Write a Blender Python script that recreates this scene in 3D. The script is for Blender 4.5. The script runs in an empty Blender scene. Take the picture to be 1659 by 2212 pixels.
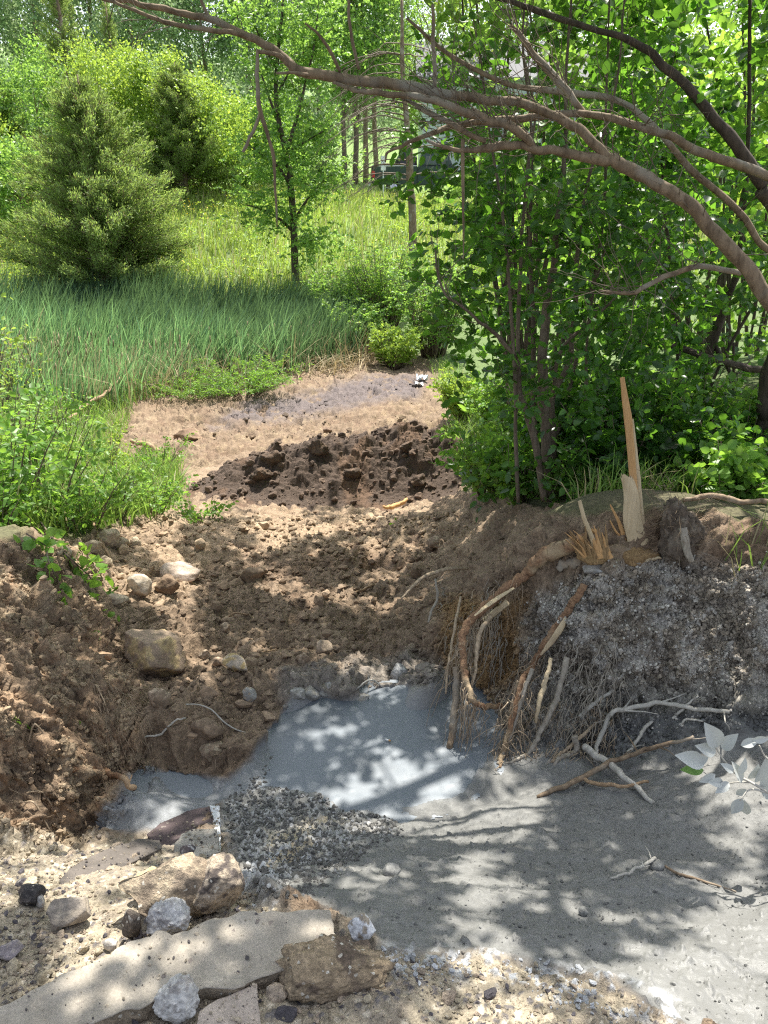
import bpy, bmesh, math, random
import numpy as np
from mathutils import Vector
# ------------------------------------------------------------------ camera, world, sun
S = bpy.context.scene
COL = S.collection
R = math.radians
CAMZ, PITCH, F = 1.7, 23.0, 2212*26/36
cd = bpy.data.cameras.new("camera"); cam = bpy.data.objects.new("camera", cd); COL.objects.link(cam)
cam.location = (0, 0, CAMZ); cam.rotation_euler = (R(90-PITCH), 0, 0)
cd.sensor_fit = 'VERTICAL'; cd.sensor_height = 36; cd.lens = 26; cd.clip_start = .05; cd.clip_end = 2000
S.camera = cam
SUN_EL, SUN_AZ = 65.0, 17.0          # azimuth clockwise from +Y
w = bpy.data.worlds.new("World"); S.world = w; w.use_nodes = True
nt = w.node_tree; bg = nt.nodes['Background']; sk = nt.nodes.new('ShaderNodeTexSky')
sk.sky_type = 'NISHITA'; sk.sun_disc = False; sk.sun_elevation = R(SUN_EL); sk.sun_rotation = R(SUN_AZ)
hs_ = nt.nodes.new('ShaderNodeHueSaturation'); hs_.inputs['Saturation'].default_value = .5; nt.links.new(sk.outputs[0], hs_.inputs['Color']); nt.links.new(hs_.outputs[0], bg.inputs[0]); sk.dust_density = 2.5; bg.inputs[1].default_value = .14
SUNV = np.array([math.sin(R(SUN_AZ))*math.cos(R(SUN_EL)), math.cos(R(SUN_AZ))*math.cos(R(SUN_EL)), math.sin(R(SUN_EL))])
sl = bpy.data.lights.new("sun", 'SUN'); so = bpy.data.objects.new("sun", sl); COL.objects.link(so)
sl.energy = 4.8; sl.angle = R(.53); sl.color = (1, .95, .86)
so.rotation_euler = Vector(SUNV).to_track_quat('Z', 'Y').to_euler()
S.view_settings.view_transform = 'Standard'; S.view_settings.look = 'None'
S.view_settings.exposure = 1.15; S.view_settings.gamma = 1
S.cycles.max_bounces = 8; S.cycles.transmission_bounces = 4; S.cycles.diffuse_bounces = 4
S.cycles.use_denoising = False; S.cycles.pixel_filter_type = 'BLACKMAN_HARRIS'; S.cycles.filter_width = 1.2; S.cycles.sample_clamp_indirect = 4

# ------------------------------------------------------------------ projection helpers
c_, s_ = math.cos(R(PITCH)), math.sin(R(PITCH))
CAM = np.array([0, 0, CAMZ])
def ray(u, v):
    t = (1106-v)/F
    return np.array([(u-829.5)/F, c_+s_*t, -s_+c_*t])
def PY(u, v, y):
    d = ray(u, v); return CAM+d*(y/d[1])
def PZ(u, v, z):
    d = ray(u, v); return CAM+d*((z-CAMZ)/d[2])
def proj(x, y, z):
    r = z-CAMZ; dep = y*c_-r*s_; up = y*s_+r*c_
    dep = np.where(dep < .05, .05, dep)
    return 829.5+F*x/dep, 1106-F*up/dep

# ------------------------------------------------------------------ noise
def _h(ix, iy, iz, seed):
    n = (ix.astype(np.int64)*374761393+iy.astype(np.int64)*668265263+iz.astype(np.int64)*2147483647+seed*974634777) & 0xffffffff
    n = ((n ^ (n >> 13))*1274126177) & 0xffffffff
    n = ((n ^ (n >> 16))*2246822519) & 0xffffffff
    return ((n ^ (n >> 15)) & 0xffffff)/16777215.0
def vn2(x, y, seed=0):
    xi, yi = np.floor(x), np.floor(y); fx, fy = x-xi, y-yi; z = np.zeros_like(xi)
    fx = fx*fx*fx*(fx*(fx*6-15)+10); fy = fy*fy*fy*(fy*(fy*6-15)+10)
    a, b = _h(xi, yi, z, seed), _h(xi+1, yi, z, seed); c, d = _h(xi, yi+1, z, seed), _h(xi+1, yi+1, z, seed)
    return (a*(1-fx)+b*fx)*(1-fy)+(c*(1-fx)+d*fx)*fy
def fbm2(x, y, f=1., o=4, seed=0, g=.5):
    s = 0; a = 1.; t = 0
    for k in range(o):
        s = s+a*vn2((x*math.cos(k)+y*math.sin(k))*f+17.3*k, (-x*math.sin(k)+y*math.cos(k))*f+9.1*k, seed+k); t += a; a *= g; f *= 2.03
    return s/t
def vn3(p, seed=0):
    i = np.floor(p); f = p-i; f = f*f*(3-2*f); r = 0
    for dx in (0, 1):
        for dy in (0, 1):
            for dz in (0, 1):
                wgt = (f[:, 0] if dx else 1-f[:, 0])*(f[:, 1] if dy else 1-f[:, 1])*(f[:, 2] if dz else 1-f[:, 2])
                r = r+wgt*_h(i[:, 0]+dx, i[:, 1]+dy, i[:, 2]+dz, seed)
    return r
def fbm3(p, f=1., o=3, seed=0, g=.5):
    s = 0; a = 1.; t = 0
    for k in range(o):
        s = s+a*vn3(p*f+11.7*k, seed+k); t += a; a *= g; f *= 2.1
    return s/t
def worley(x, y, f, seed=0):
    x = x*f; y = y*f; xi, yi = np.floor(x), np.floor(y); best = np.full(x.shape, 9.); cid = np.zeros(x.shape); z = np.zeros_like(xi)
    for dx in (-1, 0, 1):
        for dy in (-1, 0, 1):
            a, b = xi+dx, yi+dy
            px = a+_h(a, b, z, seed); py = b+_h(a, b, z+1, seed)
            d = (px-x)**2+(py-y)**2; m = d < best
            best = np.where(m, d, best); cid = np.where(m, _h(a, b, z+2, seed), cid)
    return np.sqrt(best), cid
def sstep(a, b, x):
    t = np.clip((x-a)/(b-a), 0, 1); return t*t*(3-2*t)
def poly_mask(u, v, poly, soft=25.):
    """1 inside, 0 outside, smooth over soft units"""
    P = np.array(poly, float); n = len(P); inside = np.zeros(u.shape, bool); d2 = np.full(u.shape, 1e12)
    for i in range(n):
        x0, y0 = P[i]; x1, y1 = P[(i+1) % n]
        cnd = ((y0 > v) != (y1 > v)); 
        with np.errstate(divide='ignore', invalid='ignore'):
            xx = (x1-x0)*(v-y0)/((y1-y0) if y1 != y0 else 1e-9)+x0
        inside ^= cnd & (u < xx)
        L = (x1-x0)**2+(y1-y0)**2+1e-9
        t = np.clip(((u-x0)*(x1-x0)+(v-y0)*(y1-y0))/L, 0, 1)
        d2 = np.minimum(d2, (u-x0-t*(x1-x0))**2+(v-y0-t*(y1-y0))**2)
    d = np.sqrt(d2); d = np.where(inside, d, -d)
    return sstep(-soft, soft, d)

# ------------------------------------------------------------------ mesh helpers
def tag(o, label=None, cat=None, group=None, kind=None):
    if label: o['label'] = label
    if cat: o['category'] = cat
    if group: o['group'] = group
    if kind: o['kind'] = kind
    return o
def empty(name, loc, label, cat, group=None):
    o = bpy.data.objects.new(name, None); COL.objects.link(o); o.location = [float(q) for q in loc]
    o.empty_display_size = .05
    return tag(o, label, cat, group)
def mesh(name, V, Fc, mat, parent=None, col=None, rnd=None, wet=None, smooth=True, origin=None):
    """V (n,3) world coordinates; Fc list of int arrays (m,k)"""
    V = np.asarray(V, np.float64)
    if isinstance(Fc, np.ndarray): Fc = [Fc]
    Fc = [f for f in Fc if len(f)]
    me = bpy.data.meshes.new(name)
    off = np.array(parent_loc(parent)) if parent is not None else (np.array(origin) if origin is not None else np.zeros(3))
    me.vertices.add(len(V)); me.vertices.foreach_set('co', (V-off).astype(np.float32).ravel())
    tot = sum(f.size for f in Fc); nf = sum(len(f) for f in Fc)
    me.loops.add(tot); me.loops.foreach_set('vertex_index', np.concatenate([f.ravel() for f in Fc]).astype(np.int32))
    sizes = np.concatenate([np.full(len(f), f.shape[1]) for f in Fc])
    me.polygons.add(nf); me.polygons.foreach_set('loop_start', (np.cumsum(sizes)-sizes).astype(np.int32))
    try: me.polygons.foreach_set('loop_total', sizes.astype(np.int32))
    except Exception: pass
    me.polygons.foreach_set('use_smooth', np.full(nf, bool(smooth)))
    me.update(calc_edges=True); me.validate()
    if col is not None:
        a = me.attributes.new('Col', 'FLOAT_COLOR', 'POINT')
        C4 = np.ones((len(V), 4), np.float32); C4[:, :3] = col; a.data.foreach_set('color', C4.ravel())
    if rnd is not None:
        a = me.attributes.new('rnd', 'FLOAT', 'POINT'); a.data.foreach_set('value', np.asarray(rnd, np.float32))
    if wet is not None:
        a = me.attributes.new('wet', 'FLOAT', 'POINT'); a.data.foreach_set('value', np.asarray(wet, np.float32))
    me.materials.append(mat)
    o = bpy.data.objects.new(name, me); COL.objects.link(o)
    if parent is not None: o.parent = parent
    elif origin is not None: o.location = [float(q) for q in origin]
    return o
def parent_loc(p):
    l = np.zeros(3)
    while p is not None: l = l+np.array(p.location); p = p.parent
    return l
class MB:
    """collects vertices and faces of one mesh object"""
    def __init__(s): s.v = []; s.f = {3: [], 4: []}; s.r = []; s.c = []; s.n = 0
    def add(s, V, Fs, rnd=None, col=None):
        for f in (Fs if isinstance(Fs, list) else [Fs]):
            if len(f): s.f[f.shape[1]].append(f+s.n)
        s.v.append(V); s.n += len(V)
        s.r.append(np.full(len(V), .5) if rnd is None else np.broadcast_to(rnd, (len(V),)))
        if col is not None: s.c.append(np.broadcast_to(col, (len(V), 3)))
    def build(s, name, mat, parent=None, smooth=True, origin=None):
        V = np.concatenate(s.v); Fc = [np.concatenate(s.f[k]) for k in (3, 4) if s.f[k]]
        return mesh(name, V, Fc, mat, parent, col=np.concatenate(s.c) if s.c else None, rnd=np.concatenate(s.r), smooth=smooth, origin=origin)
def crom(P, n):
    """Catmull-Rom resample of control rows (any columns)"""
    P = np.asarray(P, float)
    if len(P) < 3:
        t = np.linspace(0, 1, n)[:, None]; return P[0]*(1-t)+P[-1]*t
    Q = np.vstack([2*P[0]-P[1], P, 2*P[-1]-P[-2]]); m = len(P)-1
    T = np.linspace(0, m-1e-6, n); i = T.astype(int); t = (T-i)[:, None]
    a, b, c, d = Q[i], Q[i+1], Q[i+2], Q[i+3]
    return .5*((2*b)+(-a+c)*t+(2*a-5*b+4*c-d)*t*t+(-a+3*b-3*c+d)*t**3)
def tube(P, rad, sides=6, lump=0., seed=0, flat=1.):
    """P (n,3), rad (n,) -> V, [quads]"""
    P = np.asarray(P, float); rad = np.asarray(rad, float); n = len(P)
    T = np.gradient(P, axis=0); T /= np.linalg.norm(T, axis=1)[:, None]+1e-9
    up = np.array([0, 0, 1.]) if abs(T[:, 2]).mean() < .8 else np.array([0, 1., 0])
    A = np.cross(T, up); A /= np.linalg.norm(A, axis=1)[:, None]+1e-9
    B = np.cross(T, A)
    an = np.linspace(0, 2*np.pi, sides, endpoint=False)
    rr = np.repeat(rad[:, None], sides, 1)
    if lump:
        q = np.stack([np.repeat(np.arange(n)[:, None]*.35, sides, 1).ravel(), np.tile(np.cos(an)*1.2, n), np.tile(np.sin(an)*1.2, n)], 1)
        rr = rr*(1+lump*(fbm3(q+seed*7.7, 1., 3, seed).reshape(n, sides)-.5)*2)
    V = P[:, None]+(A[:, None]*np.cos(an)[None, :, None]+B[:, None]*np.sin(an)[None, :, None]*flat)*rr[:, :, None]
    i = np.arange(n-1)[:, None]*sides; j = np.arange(sides)[None]; k = (j+1) % sides
    Q = np.stack([i+j, i+k, i+sides+k, i+sides+j], -1).reshape(-1, 4)
    V = V.reshape(-1, 3)
    if sides >= 4:
        V = np.vstack([V, P[0], P[-1]]); m = len(V)
        jj = np.arange(sides); kk = (jj+1) % sides
        c0 = np.stack([kk, jj, np.full(sides, m-2)], 1); b = (n-1)*sides
        c1 = np.stack([b+jj, b+kk, np.full(sides, m-1)], 1)
        return V, [Q, np.vstack([c0, c1])]
    return V, [Q]
def wiggle(P, amp, seed, f=1.):
    t = np.arange(len(P))*.35*f; off = np.stack([fbm3(np.stack([t, t*0+k*9.1, t*0+seed], 1), 1., 3, seed+k)-.5 for k in range(3)], 1)
    return P+off*amp*2*np.minimum(1, np.arange(len(P))/3)[:, None]
def frames(D, N):
    D = D/(np.linalg.norm(D, axis=1)[:, None]+1e-9); X = np.cross(N, D); X /= np.linalg.norm(X, axis=1)[:, None]+1e-9
    return D, X, np.cross(D, X)
LEAF = {'ovate': (np.array([[0, 0, 0], [.22, .27, .06], [.62, .26, .07], [1, 0, -.03], [.62, -.26, .07], [.22, -.27, .06]]), np.array([[0, 3, 2, 1], [0, 5, 4, 3]])),
        'lance': (np.array([[0, 0, 0], [.3, .13, .02], [.7, .1, .0], [1, 0, -.12], [.7, -.1, .0], [.3, -.13, .02]]), np.array([[0, 3, 2, 1], [0, 5, 4, 3]])),
        'rhomb': (np.array([[0, 0, 0], [.45, .3, .05], [1, 0, 0], [.45, -.3, .05]]), np.array([[0, 3, 2, 1]])),
        'round': (np.array([[0, 0, 0], [.15, .33, .05], [.55, .42, .07], [.92, .2, 0], [1, 0, -.04], [.92, -.2, 0], [.55, -.42, .07], [.15, -.33, .05]]), np.array([[0, 4, 2, 1], [2, 4, 3, 3], [0, 7, 6, 4], [6, 5, 4, 4]])),
        'needle': (np.array([[0, 0, 0], [.4, .13, 0], [1, 0, 0], [.4, -.13, 0]]), np.array([[0, 3, 2, 1]]))}
LEAF['round'] = (LEAF['round'][0], np.array([[0, 4, 2, 1], [0, 7, 6, 4]]))
LEAF['round'] = (LEAF['ovate'][0]*np.array([1, 1.35, 1]), LEAF['ovate'][1])
def leaves(C, size, rs, kind='ovate', up=.5, dirs=None, droop=0., rnd=None):
    """C (n,3) leaf bases"""
    n = len(C); T, Q = LEAF[kind]
    N = rs.normal(size=(n, 3)); N /= np.linalg.norm(N, axis=1)[:, None]; N[:, 2] += up
    D = rs.normal(size=(n, 3)) if dirs is None else dirs+rs.normal(size=(n, 3))*.35
    D[:, 2] -= droop
    D = D-N*(np.sum(D*N, 1)/np.sum(N*N, 1))[:, None]
    D, X, Z = frames(D, N)
    s = size*rs.uniform(.65, 1.3, n)
    V = C[:, None]+s[:, None, None]*(T[None, :, :1]*D[:, None]+T[None, :, 1:2]*X[:, None]+T[None, :, 2:]*Z[:, None])
    Fq = (np.arange(n)[:, None, None]*len(T)+Q[None]).reshape(-1, Q.shape[1])
    r = rs.uniform(0, 1, n) if rnd is None else rnd
    return V.reshape(-1, 3), Fq, np.repeat(r, len(T))

# ------------------------------------------------------------------ materials
def newmat(name):
    m = bpy.data.materials.new(name); m.use_nodes = True; n = m.node_tree; n.nodes.clear()
    return m, n, n.nodes.new('ShaderNodeOutputMaterial')
def nd(n, t, **k):
    q = n.nodes.new(t)
    for a, b in k.items(): setattr(q, a, b)
    return q
def rgb(q, c): q.default_value = (c[0], c[1], c[2], 1)
def mixc(n, a, b, f, mode='MIX'):
    q = nd(n, 'ShaderNodeMix', data_type='RGBA', blend_type=mode)
    for s, x in ((q.inputs[0], f), (q.inputs[6], a), (q.inputs[7], b)):
        if hasattr(x, 'is_output'): n.links.new(x, s)
        elif isinstance(x, (int, float)): s.default_value = x
        else: rgb(s, x)
    return q.outputs[2]
def ramp(n, fac, stops):
    q = nd(n, 'ShaderNodeValToRGB'); n.links.new(fac, q.inputs[0]); e = q.color_ramp.elements
    while len(e) < len(stops): e.new(.5)
    for k, (p, c) in enumerate(stops):
        e[k].position = p; e[k].color = (c, c, c, 1) if isinstance(c, (int, float)) else (*c, 1)
    return q.outputs[0]
def noise(n, scale, detail=4, rough=.6, vec=None):
    q = nd(n, 'ShaderNodeTexNoise'); q.inputs['Scale'].default_value = scale; q.inputs['Detail'].default_value = detail; q.inputs['Roughness'].default_value = rough
    if vec is not None: n.links.new(vec, q.inputs['Vector'])
    return q.outputs[0]
def leaf_mat(name, c, ct, rough=.45, tr=.45, var=.5, alt=None, altamt=.1):
    m, n, out = newmat(name)
    at = nd(n, 'ShaderNodeAttribute', attribute_name='rnd')
    k = ramp(n, at.outputs['Fac'], [(0, 1-var), (1, 1+var*.7)])
    A = mixc(n, c, k, 1., 'MULTIPLY'); B = mixc(n, ct, k, 1., 'MULTIPLY')
    if alt:
        f = ramp(n, at.outputs['Fac'], [(0, 0.), (1-altamt-.03, 0.), (1-altamt, 1.), (1, 1.)])
        A = mixc(n, A, alt, f); B = mixc(n, B, alt, f)
    p = nd(n, 'ShaderNodeBsdfPrincipled'); n.links.new(A, p.inputs['Base Color']); p.inputs['Roughness'].default_value = rough
    t = nd(n, 'ShaderNodeBsdfTranslucent'); n.links.new(B, t.inputs[0])
    mx = nd(n, 'ShaderNodeMixShader'); mx.inputs[0].default_value = tr
    n.links.new(p.outputs[0], mx.inputs[1]); n.links.new(t.outputs[0], mx.inputs[2]); n.links.new(mx.outputs[0], out.inputs[0])
    return m
def bark_mat(name, c1, c2, scale=25, bump=.5, c3=None, stretch=(1, 1, .25)):
    m, n, out = newmat(name)
    tc = nd(n, 'ShaderNodeTexCoord'); mp = nd(n, 'ShaderNodeMapping'); mp.inputs['Scale'].default_value = stretch
    n.links.new(tc.outputs['Object'], mp.inputs[0])
    a = noise(n, scale, 6, .7, mp.outputs[0]); b = noise(n, 3, 3, .6, tc.outputs['Object'])
    col = mixc(n, c1, c2, ramp(n, a, [(.35, 0.), (.65, 1.)]))
    if c3: col = mixc(n, col, c3, ramp(n, b, [(.52, 0.), (.62, .8)]))
    p = nd(n, 'ShaderNodeBsdfPrincipled'); n.links.new(col, p.inputs['Base Color']); p.inputs['Roughness'].default_value = .85
    bp = nd(n, 'ShaderNodeBump'); bp.inputs['Strength'].default_value = bump; bp.inputs['Distance'].default_value = .006
    n.links.new(a, bp.inputs['Height']); n.links.new(bp.outputs[0], p.inputs['Normal']); n.links.new(p.outputs[0], out.inputs[0])
    return m
def earth_mat(name, s1=45, s2=220, bump=.7, dist=.012, mott=.35, speck=None):
    """base colour from the Col attribute, fine grain and pits from noise"""
    m, n, out = newmat(name)
    at = nd(n, 'ShaderNodeAttribute', attribute_name='Col'); wt = nd(n, 'ShaderNodeAttribute', attribute_name='wet')
    tc = nd(n, 'ShaderNodeTexCoord'); v = tc.outputs['Object']
    a = noise(n, s1, 6, .65, v); b = noise(n, s2, 4, .7, v)
    k = ramp(n, a, [(.3, 1-mott), (.7, 1+mott)]); k2 = ramp(n, b, [(.3, 1-mott*.7), (.7, 1+mott*.7)])
    dry = mixc(n, mixc(n, at.outputs['Color'], k, 1., 'MULTIPLY'), k2, 1., 'MULTIPLY')
    col = mixc(n, dry, at.outputs['Color'], wt.outputs['Fac'])
    if speck:
        vo = nd(n, 'ShaderNodeTexVoronoi'); vo.inputs['Scale'].default_value = speck[0]; n.links.new(v, vo.inputs['Vector'])
        sp = ramp(n, vo.outputs['Color'], [(.0, 0.), (speck[2], 0.), (speck[2]+.04, 1.)])
        col = mixc(n, col, speck[1], sp)
    p = nd(n, 'ShaderNodeBsdfPrincipled'); n.links.new(col, p.inputs['Base Color'])
    mr = nd(n, 'ShaderNodeMapRange'); n.links.new(wt.outputs['Fac'], mr.inputs[0]); mr.inputs[3].default_value = .93; mr.inputs[4].default_value = .38
    n.links.new(mr.outputs[0], p.inputs['Roughness'])
    ad = nd(n, 'ShaderNodeMath', operation='MULTIPLY_ADD'); n.links.new(b, ad.inputs[0]); ad.inputs[1].default_value = .35; n.links.new(a, ad.inputs[2])
    ws = nd(n, 'ShaderNodeMapRange'); n.links.new(wt.outputs['Fac'], ws.inputs[0]); ws.inputs[3].default_value = bump; ws.inputs[4].default_value = bump*.3
    bp = nd(n, 'ShaderNodeBump'); bp.inputs['Distance'].default_value = dist; n.links.new(ws.outputs[0], bp.inputs['Strength'])
    n.links.new(ad.outputs[0], bp.inputs['Height']); n.links.new(bp.outputs[0], p.inputs['Normal']); n.links.new(p.outputs[0], out.inputs[0])
    return m
def plain(name, c, rough=.6, metal=0., mott=.15, scale=40):
    m, n, out = newmat(name); p = nd(n, 'ShaderNodeBsdfPrincipled')
    tc = nd(n, 'ShaderNodeTexCoord'); a = noise(n, scale, 4, .6, tc.outputs['Object'])
    n.links.new(mixc(n, c, ramp(n, a, [(.3, 1-mott), (.7, 1+mott)]), 1., 'MULTIPLY'), p.inputs['Base Color'])
    p.inputs['Roughness'].default_value = rough; p.inputs['Metallic'].default_value = metal; n.links.new(p.outputs[0], out.inputs[0]); return m
M = {}
M['ground'] = earth_mat('ground_soil', 45, 200, 1., .016, .42)
M['stone'] = earth_mat('stone', 30, 160, .8, .01, .3)
M['aggregate'] = earth_mat('aggregate', 70, 260, 1., .012, .45, speck=(130, (.62, .58, .5), .86))
M['slab'] = earth_mat('slab', 11, 150, .9, .008, .26, speck=(90, (.2, .17, .15), .9))
M['leaf_thicket'] = leaf_mat('leaf_thicket', (.05, .13, .028), (.19, .42, .035), .33, .48, .6)
M['leaf_back'] = leaf_mat('leaf_back', (.10, .22, .04), (.36, .60, .07), .45, .5, .5)
M['leaf_light'] = leaf_mat('leaf_light', (.14, .28, .06), (.34, .55, .09), .45, .5, .45)
M['leaf_lime'] = leaf_mat('leaf_lime', (.21, .34, .055), (.46, .62, .08), .5, .45, .4)
M['leaf_poplar'] = leaf_mat('leaf_poplar', (.22, .34, .16), (.42, .56, .26), .4, .4, .5)
M['cedar'] = leaf_mat('cedar_foliage', (.20, .30, .08), (.38, .52, .11), .7, .45, .5, alt=(.13, .11, .05), altamt=.12)
M['grass'] = leaf_mat('grass_blades', (.17, .30, .06), (.36, .54, .09), .55, .4, .45, alt=(.42, .36, .2), altamt=.1)
M['meadow'] = leaf_mat('meadow_blades', (.26, .37, .07), (.45, .58, .1), .55, .4, .4, alt=(.45, .40, .22), altamt=.14)
M['cattail'] = leaf_mat('cattail_blades', (.15, .32, .15), (.32, .54, .19), .5, .38, .7, alt=(.36, .32, .17), altamt=.12)
M['dry'] = leaf_mat('dry_reeds', (.42, .34, .2), (.3, .24, .12), .7, .25, .4)
M['yellow'] = leaf_mat('yellow_petals', (.65, .52, .03), (.5, .4, .02), .6, .3, .2)
M['weed'] = leaf_mat('weed_leaves', (.14, .28, .05), (.32, .56, .06), .45, .45, .45)
M['grey_leaf'] = leaf_mat('mud_coated_leaves', (.50, .52, .50), (.3, .33, .28), .6, .1, .15, alt=(.13, .25, .05), altamt=.03)
M['bark_grey'] = bark_mat('bark_grey', (.12, .082, .05), (.30, .22, .145), 30, .7, (.32, .29, .24))
M['bark_dark'] = bark_mat('bark_dark', (.045, .032, .024), (.11, .082, .06), 30, .8)
M['bark_stem'] = bark_mat('bark_stem', (.09, .065, .045), (.2, .155, .115), 45, .7)
M['twig'] = bark_mat('twig_bark', (.12, .09, .065), (.22, .175, .13), 60, .3)
M['root'] = bark_mat('root_bark', (.13, .065, .035), (.34, .20, .11), 90, .9, (.42, .33, .21), (1, 1, 1))
M['root_fine'] = bark_mat('fine_root', (.25, .185, .12), (.47, .37, .26), 60, .3)
M['root_grey'] = bark_mat('grey_root', (.22, .19, .15), (.4, .36, .3), 60, .4)
M['wood'] = bark_mat('split_wood', (.42, .23, .09), (.56, .35, .16), 60, .4, None, (3, 3, .12))
M['wood_pale'] = bark_mat('pale_wood', (.46, .36, .22), (.58, .47, .31), 60, .3, (.33, .25, .16), (2, 2, .12))
M['wood_wet'] = bark_mat('wet_wood', (.13, .075, .03), (.38, .25, .12), 70, .8, None, (3, 3, .1))
M['stick'] = bark_mat('grey_stick', (.32, .3, .26), (.5, .48, .43), 60, .3)
M['stick_brown'] = bark_mat('brown_stick', (.22, .14, .08), (.4, .28, .17), 60, .3)

# ------------------------------------------------------------------ terrain
PIX = [(-300,2212,.05),(0,2212,-.03),(400,2212,-.04),(830,2212,-.02),(1250,2212,-.05),(1659,2212,-.12),(2000,2212,-.12),
 (0,2050,-.10),(400,2050,-.1),(800,2050,-.08),(1200,2050,-.16),(1659,2050,-.24),(0,1900,-.2),(250,1900,-.25),(550,1900,-.27),(800,1900,-.3),
 (1100,1900,-.35),(1400,1900,-.4),(1659,1900,-.42),(0,1860,-.33),(200,1840,-.5),(350,1810,-.62),(480,1790,-.64),(650,1760,-.70),(900,1780,-.68),(1200,1780,-.63),
 (1450,1780,-.58),(1659,1780,-.5),(560,1700,-.74),(500,1720,-.72),
 (250,1755,-.8),(300,1730,-.84),(400,1710,-.83),(620,1600,-.84),(700,1560,-.84),(850,1535,-.84),(850,1640,-.84),(960,1560,-.84),(1010,1640,-.84),(860,1725,-.8),(1005,1520,-.84),
 (640,1505,-.68),(760,1485,-.68),(900,1490,-.66),(940,1480,-.64),(550,1590,-.68),(460,1650,-.68),(330,1680,-.7),(400,1600,-.62),(250,1700,-.6),(200,1780,-.72),
 (300,1480,-.66),(450,1450,-.72),(700,1400,-.78),(900,1400,-.76),(350,1350,-.8),(250,1330,-.62),(600,1300,-1.),(850,1300,-1.02),(450,1230,-1.12),(700,1200,-1.22),(950,1200,-1.2),
 (300,1230,-.9),(180,1240,-.5),(600,1130,-1.38),(800,1130,-1.38),(380,1120,-1.25),(230,1150,-.75),(600,1060,-1.65),(850,1060,-1.65),(400,1000,-1.9),(650,960,-2),(900,950,-2),(400,900,-2.02),(800,880,-2.02),(600,830,-2),(900,810,-1.98),
 (0,1100,-.6),(100,1100,-.75),(0,1000,-1.25),(200,1000,-1.6),(0,900,-1.9),(100,850,-1.95),(300,940,-1.95),
 (-300,1160,.1),(0,1170,-.05),(100,1180,-.14),(60,1300,-.12),(-250,1400,.1),(0,1400,-.14),(110,1420,-.24),(215,1420,-.5),(0,1600,-.27),(120,1600,-.38),(235,1600,-.6),(0,1750,-.45),(110,1780,-.6),(-300,1750,-.1),(-300,1950,0.),
 (1050,1250,-.27),(1150,1232,-.1),(1300,1235,-.02),(1500,1230,.03),(1659,1240,.05),(1900,1250,.08),(1020,1300,-.42),(1075,1500,-.72),(1062,1560,-.78),(1075,1640,-.76),
 (1120,1450,-.6),(1200,1450,-.48),(1350,1450,-.42),(1500,1430,-.35),(1659,1400,-.22),(1200,1640,-.75),(1350,1640,-.72),(1500,1600,-.62),(1659,1560,-.5),(1900,1600,-.3),(1300,1700,-.68),(1550,1700,-.56),
 (1200,1110,-.08),(1400,1080,0),(1659,1080,.06),(1080,1120,-.4),(1000,1120,-.95),(980,1180,-.95),(955,1260,-.92),(950,1350,-.78),(960,1420,-.70),(955,1455,-.66),
 (1000,1050,-1.4),(1080,1040,-.9),(1400,1000,-.05),(1659,980,.05),(1050,950,-1.85),(1200,900,-.7),(1500,860,.1),(1000,880,-1.95),(1150,820,-1.3),(1659,800,.3),(1900,1000,.2)]
WP = [(0,18,-2),(-6,18,-2),(-12,16,-1.8),(4,18,-1.7),(8,14,-.5),(12,20,.3),(0,22,-1.6),(-8,22,-1.7),(-16,22,-1.2),(7,24,-.6),(0,26,-.85),(-8,27,-.7),(-16,28,0),(10,30,.6),
 (0,32,.55),(-12,34,1.3),(6,42,1.45),(-2,42,2.0),(-16,42,2.7),(18,42,1.8),(0,56,3),(14,56,2.8),(-20,56,4),(8,72,4.6),(-10,72,6),(30,72,5),(-35,72,7),(0,110,15),(50,110,14),(-60,110,20),(-30,40,3),(30,40,2),
 (-5,1.5,.05),(-5,4,.1),(5,1,0),(6,4,.15),(8,8,.2),(-7,8,-.6),(-9,11,-1.3),(-20,12,-.5),(20,12,.5),(0,.3,0.),(-2,.3,0),(2,.3,-.02),(0,-1.5,.02),(-4,-1,.03),(4,-1,0)]
ctl = np.array([PZ(*q) for q in PIX]+[np.array(q, float) for q in WP])
def warp(x, y):
    yy = np.maximum(y, -1.6)+2.2
    return np.stack([x/yy*1.6, np.log(yy)*1.9], -1)
CW = warp(ctl[:, 0], ctl[:, 1])
def U(r2): return .5*r2*np.log(r2+1e-12)
def tps_fit():
    n = len(CW); d2 = ((CW[:, None]-CW[None])**2).sum(-1)
    A = np.zeros((n+3, n+3)); A[:n, :n] = U(d2)+np.eye(n)*2e-4; A[:n, n] = 1; A[:n, n+1:] = CW; A[n:, :n] = A[:n, n:].T
    b = np.zeros(n+3); b[:n] = ctl[:, 2]; return np.linalg.solve(A, b)
TW = tps_fit()
def base_z(x, y):
    sh = np.shape(x); x = np.ravel(x); y = np.ravel(y); W = warp(x, y); out = np.zeros(len(x))
    for i in range(0, len(x), 40000):
        q = W[i:i+40000]; d2 = (q[:, :1]-CW[None, :, 0])**2+(q[:, 1:]-CW[None, :, 1])**2
        out[i:i+40000] = U(d2)@TW[:-3]+TW[-3]+q@TW[-2:]
    return out.reshape(sh)

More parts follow.
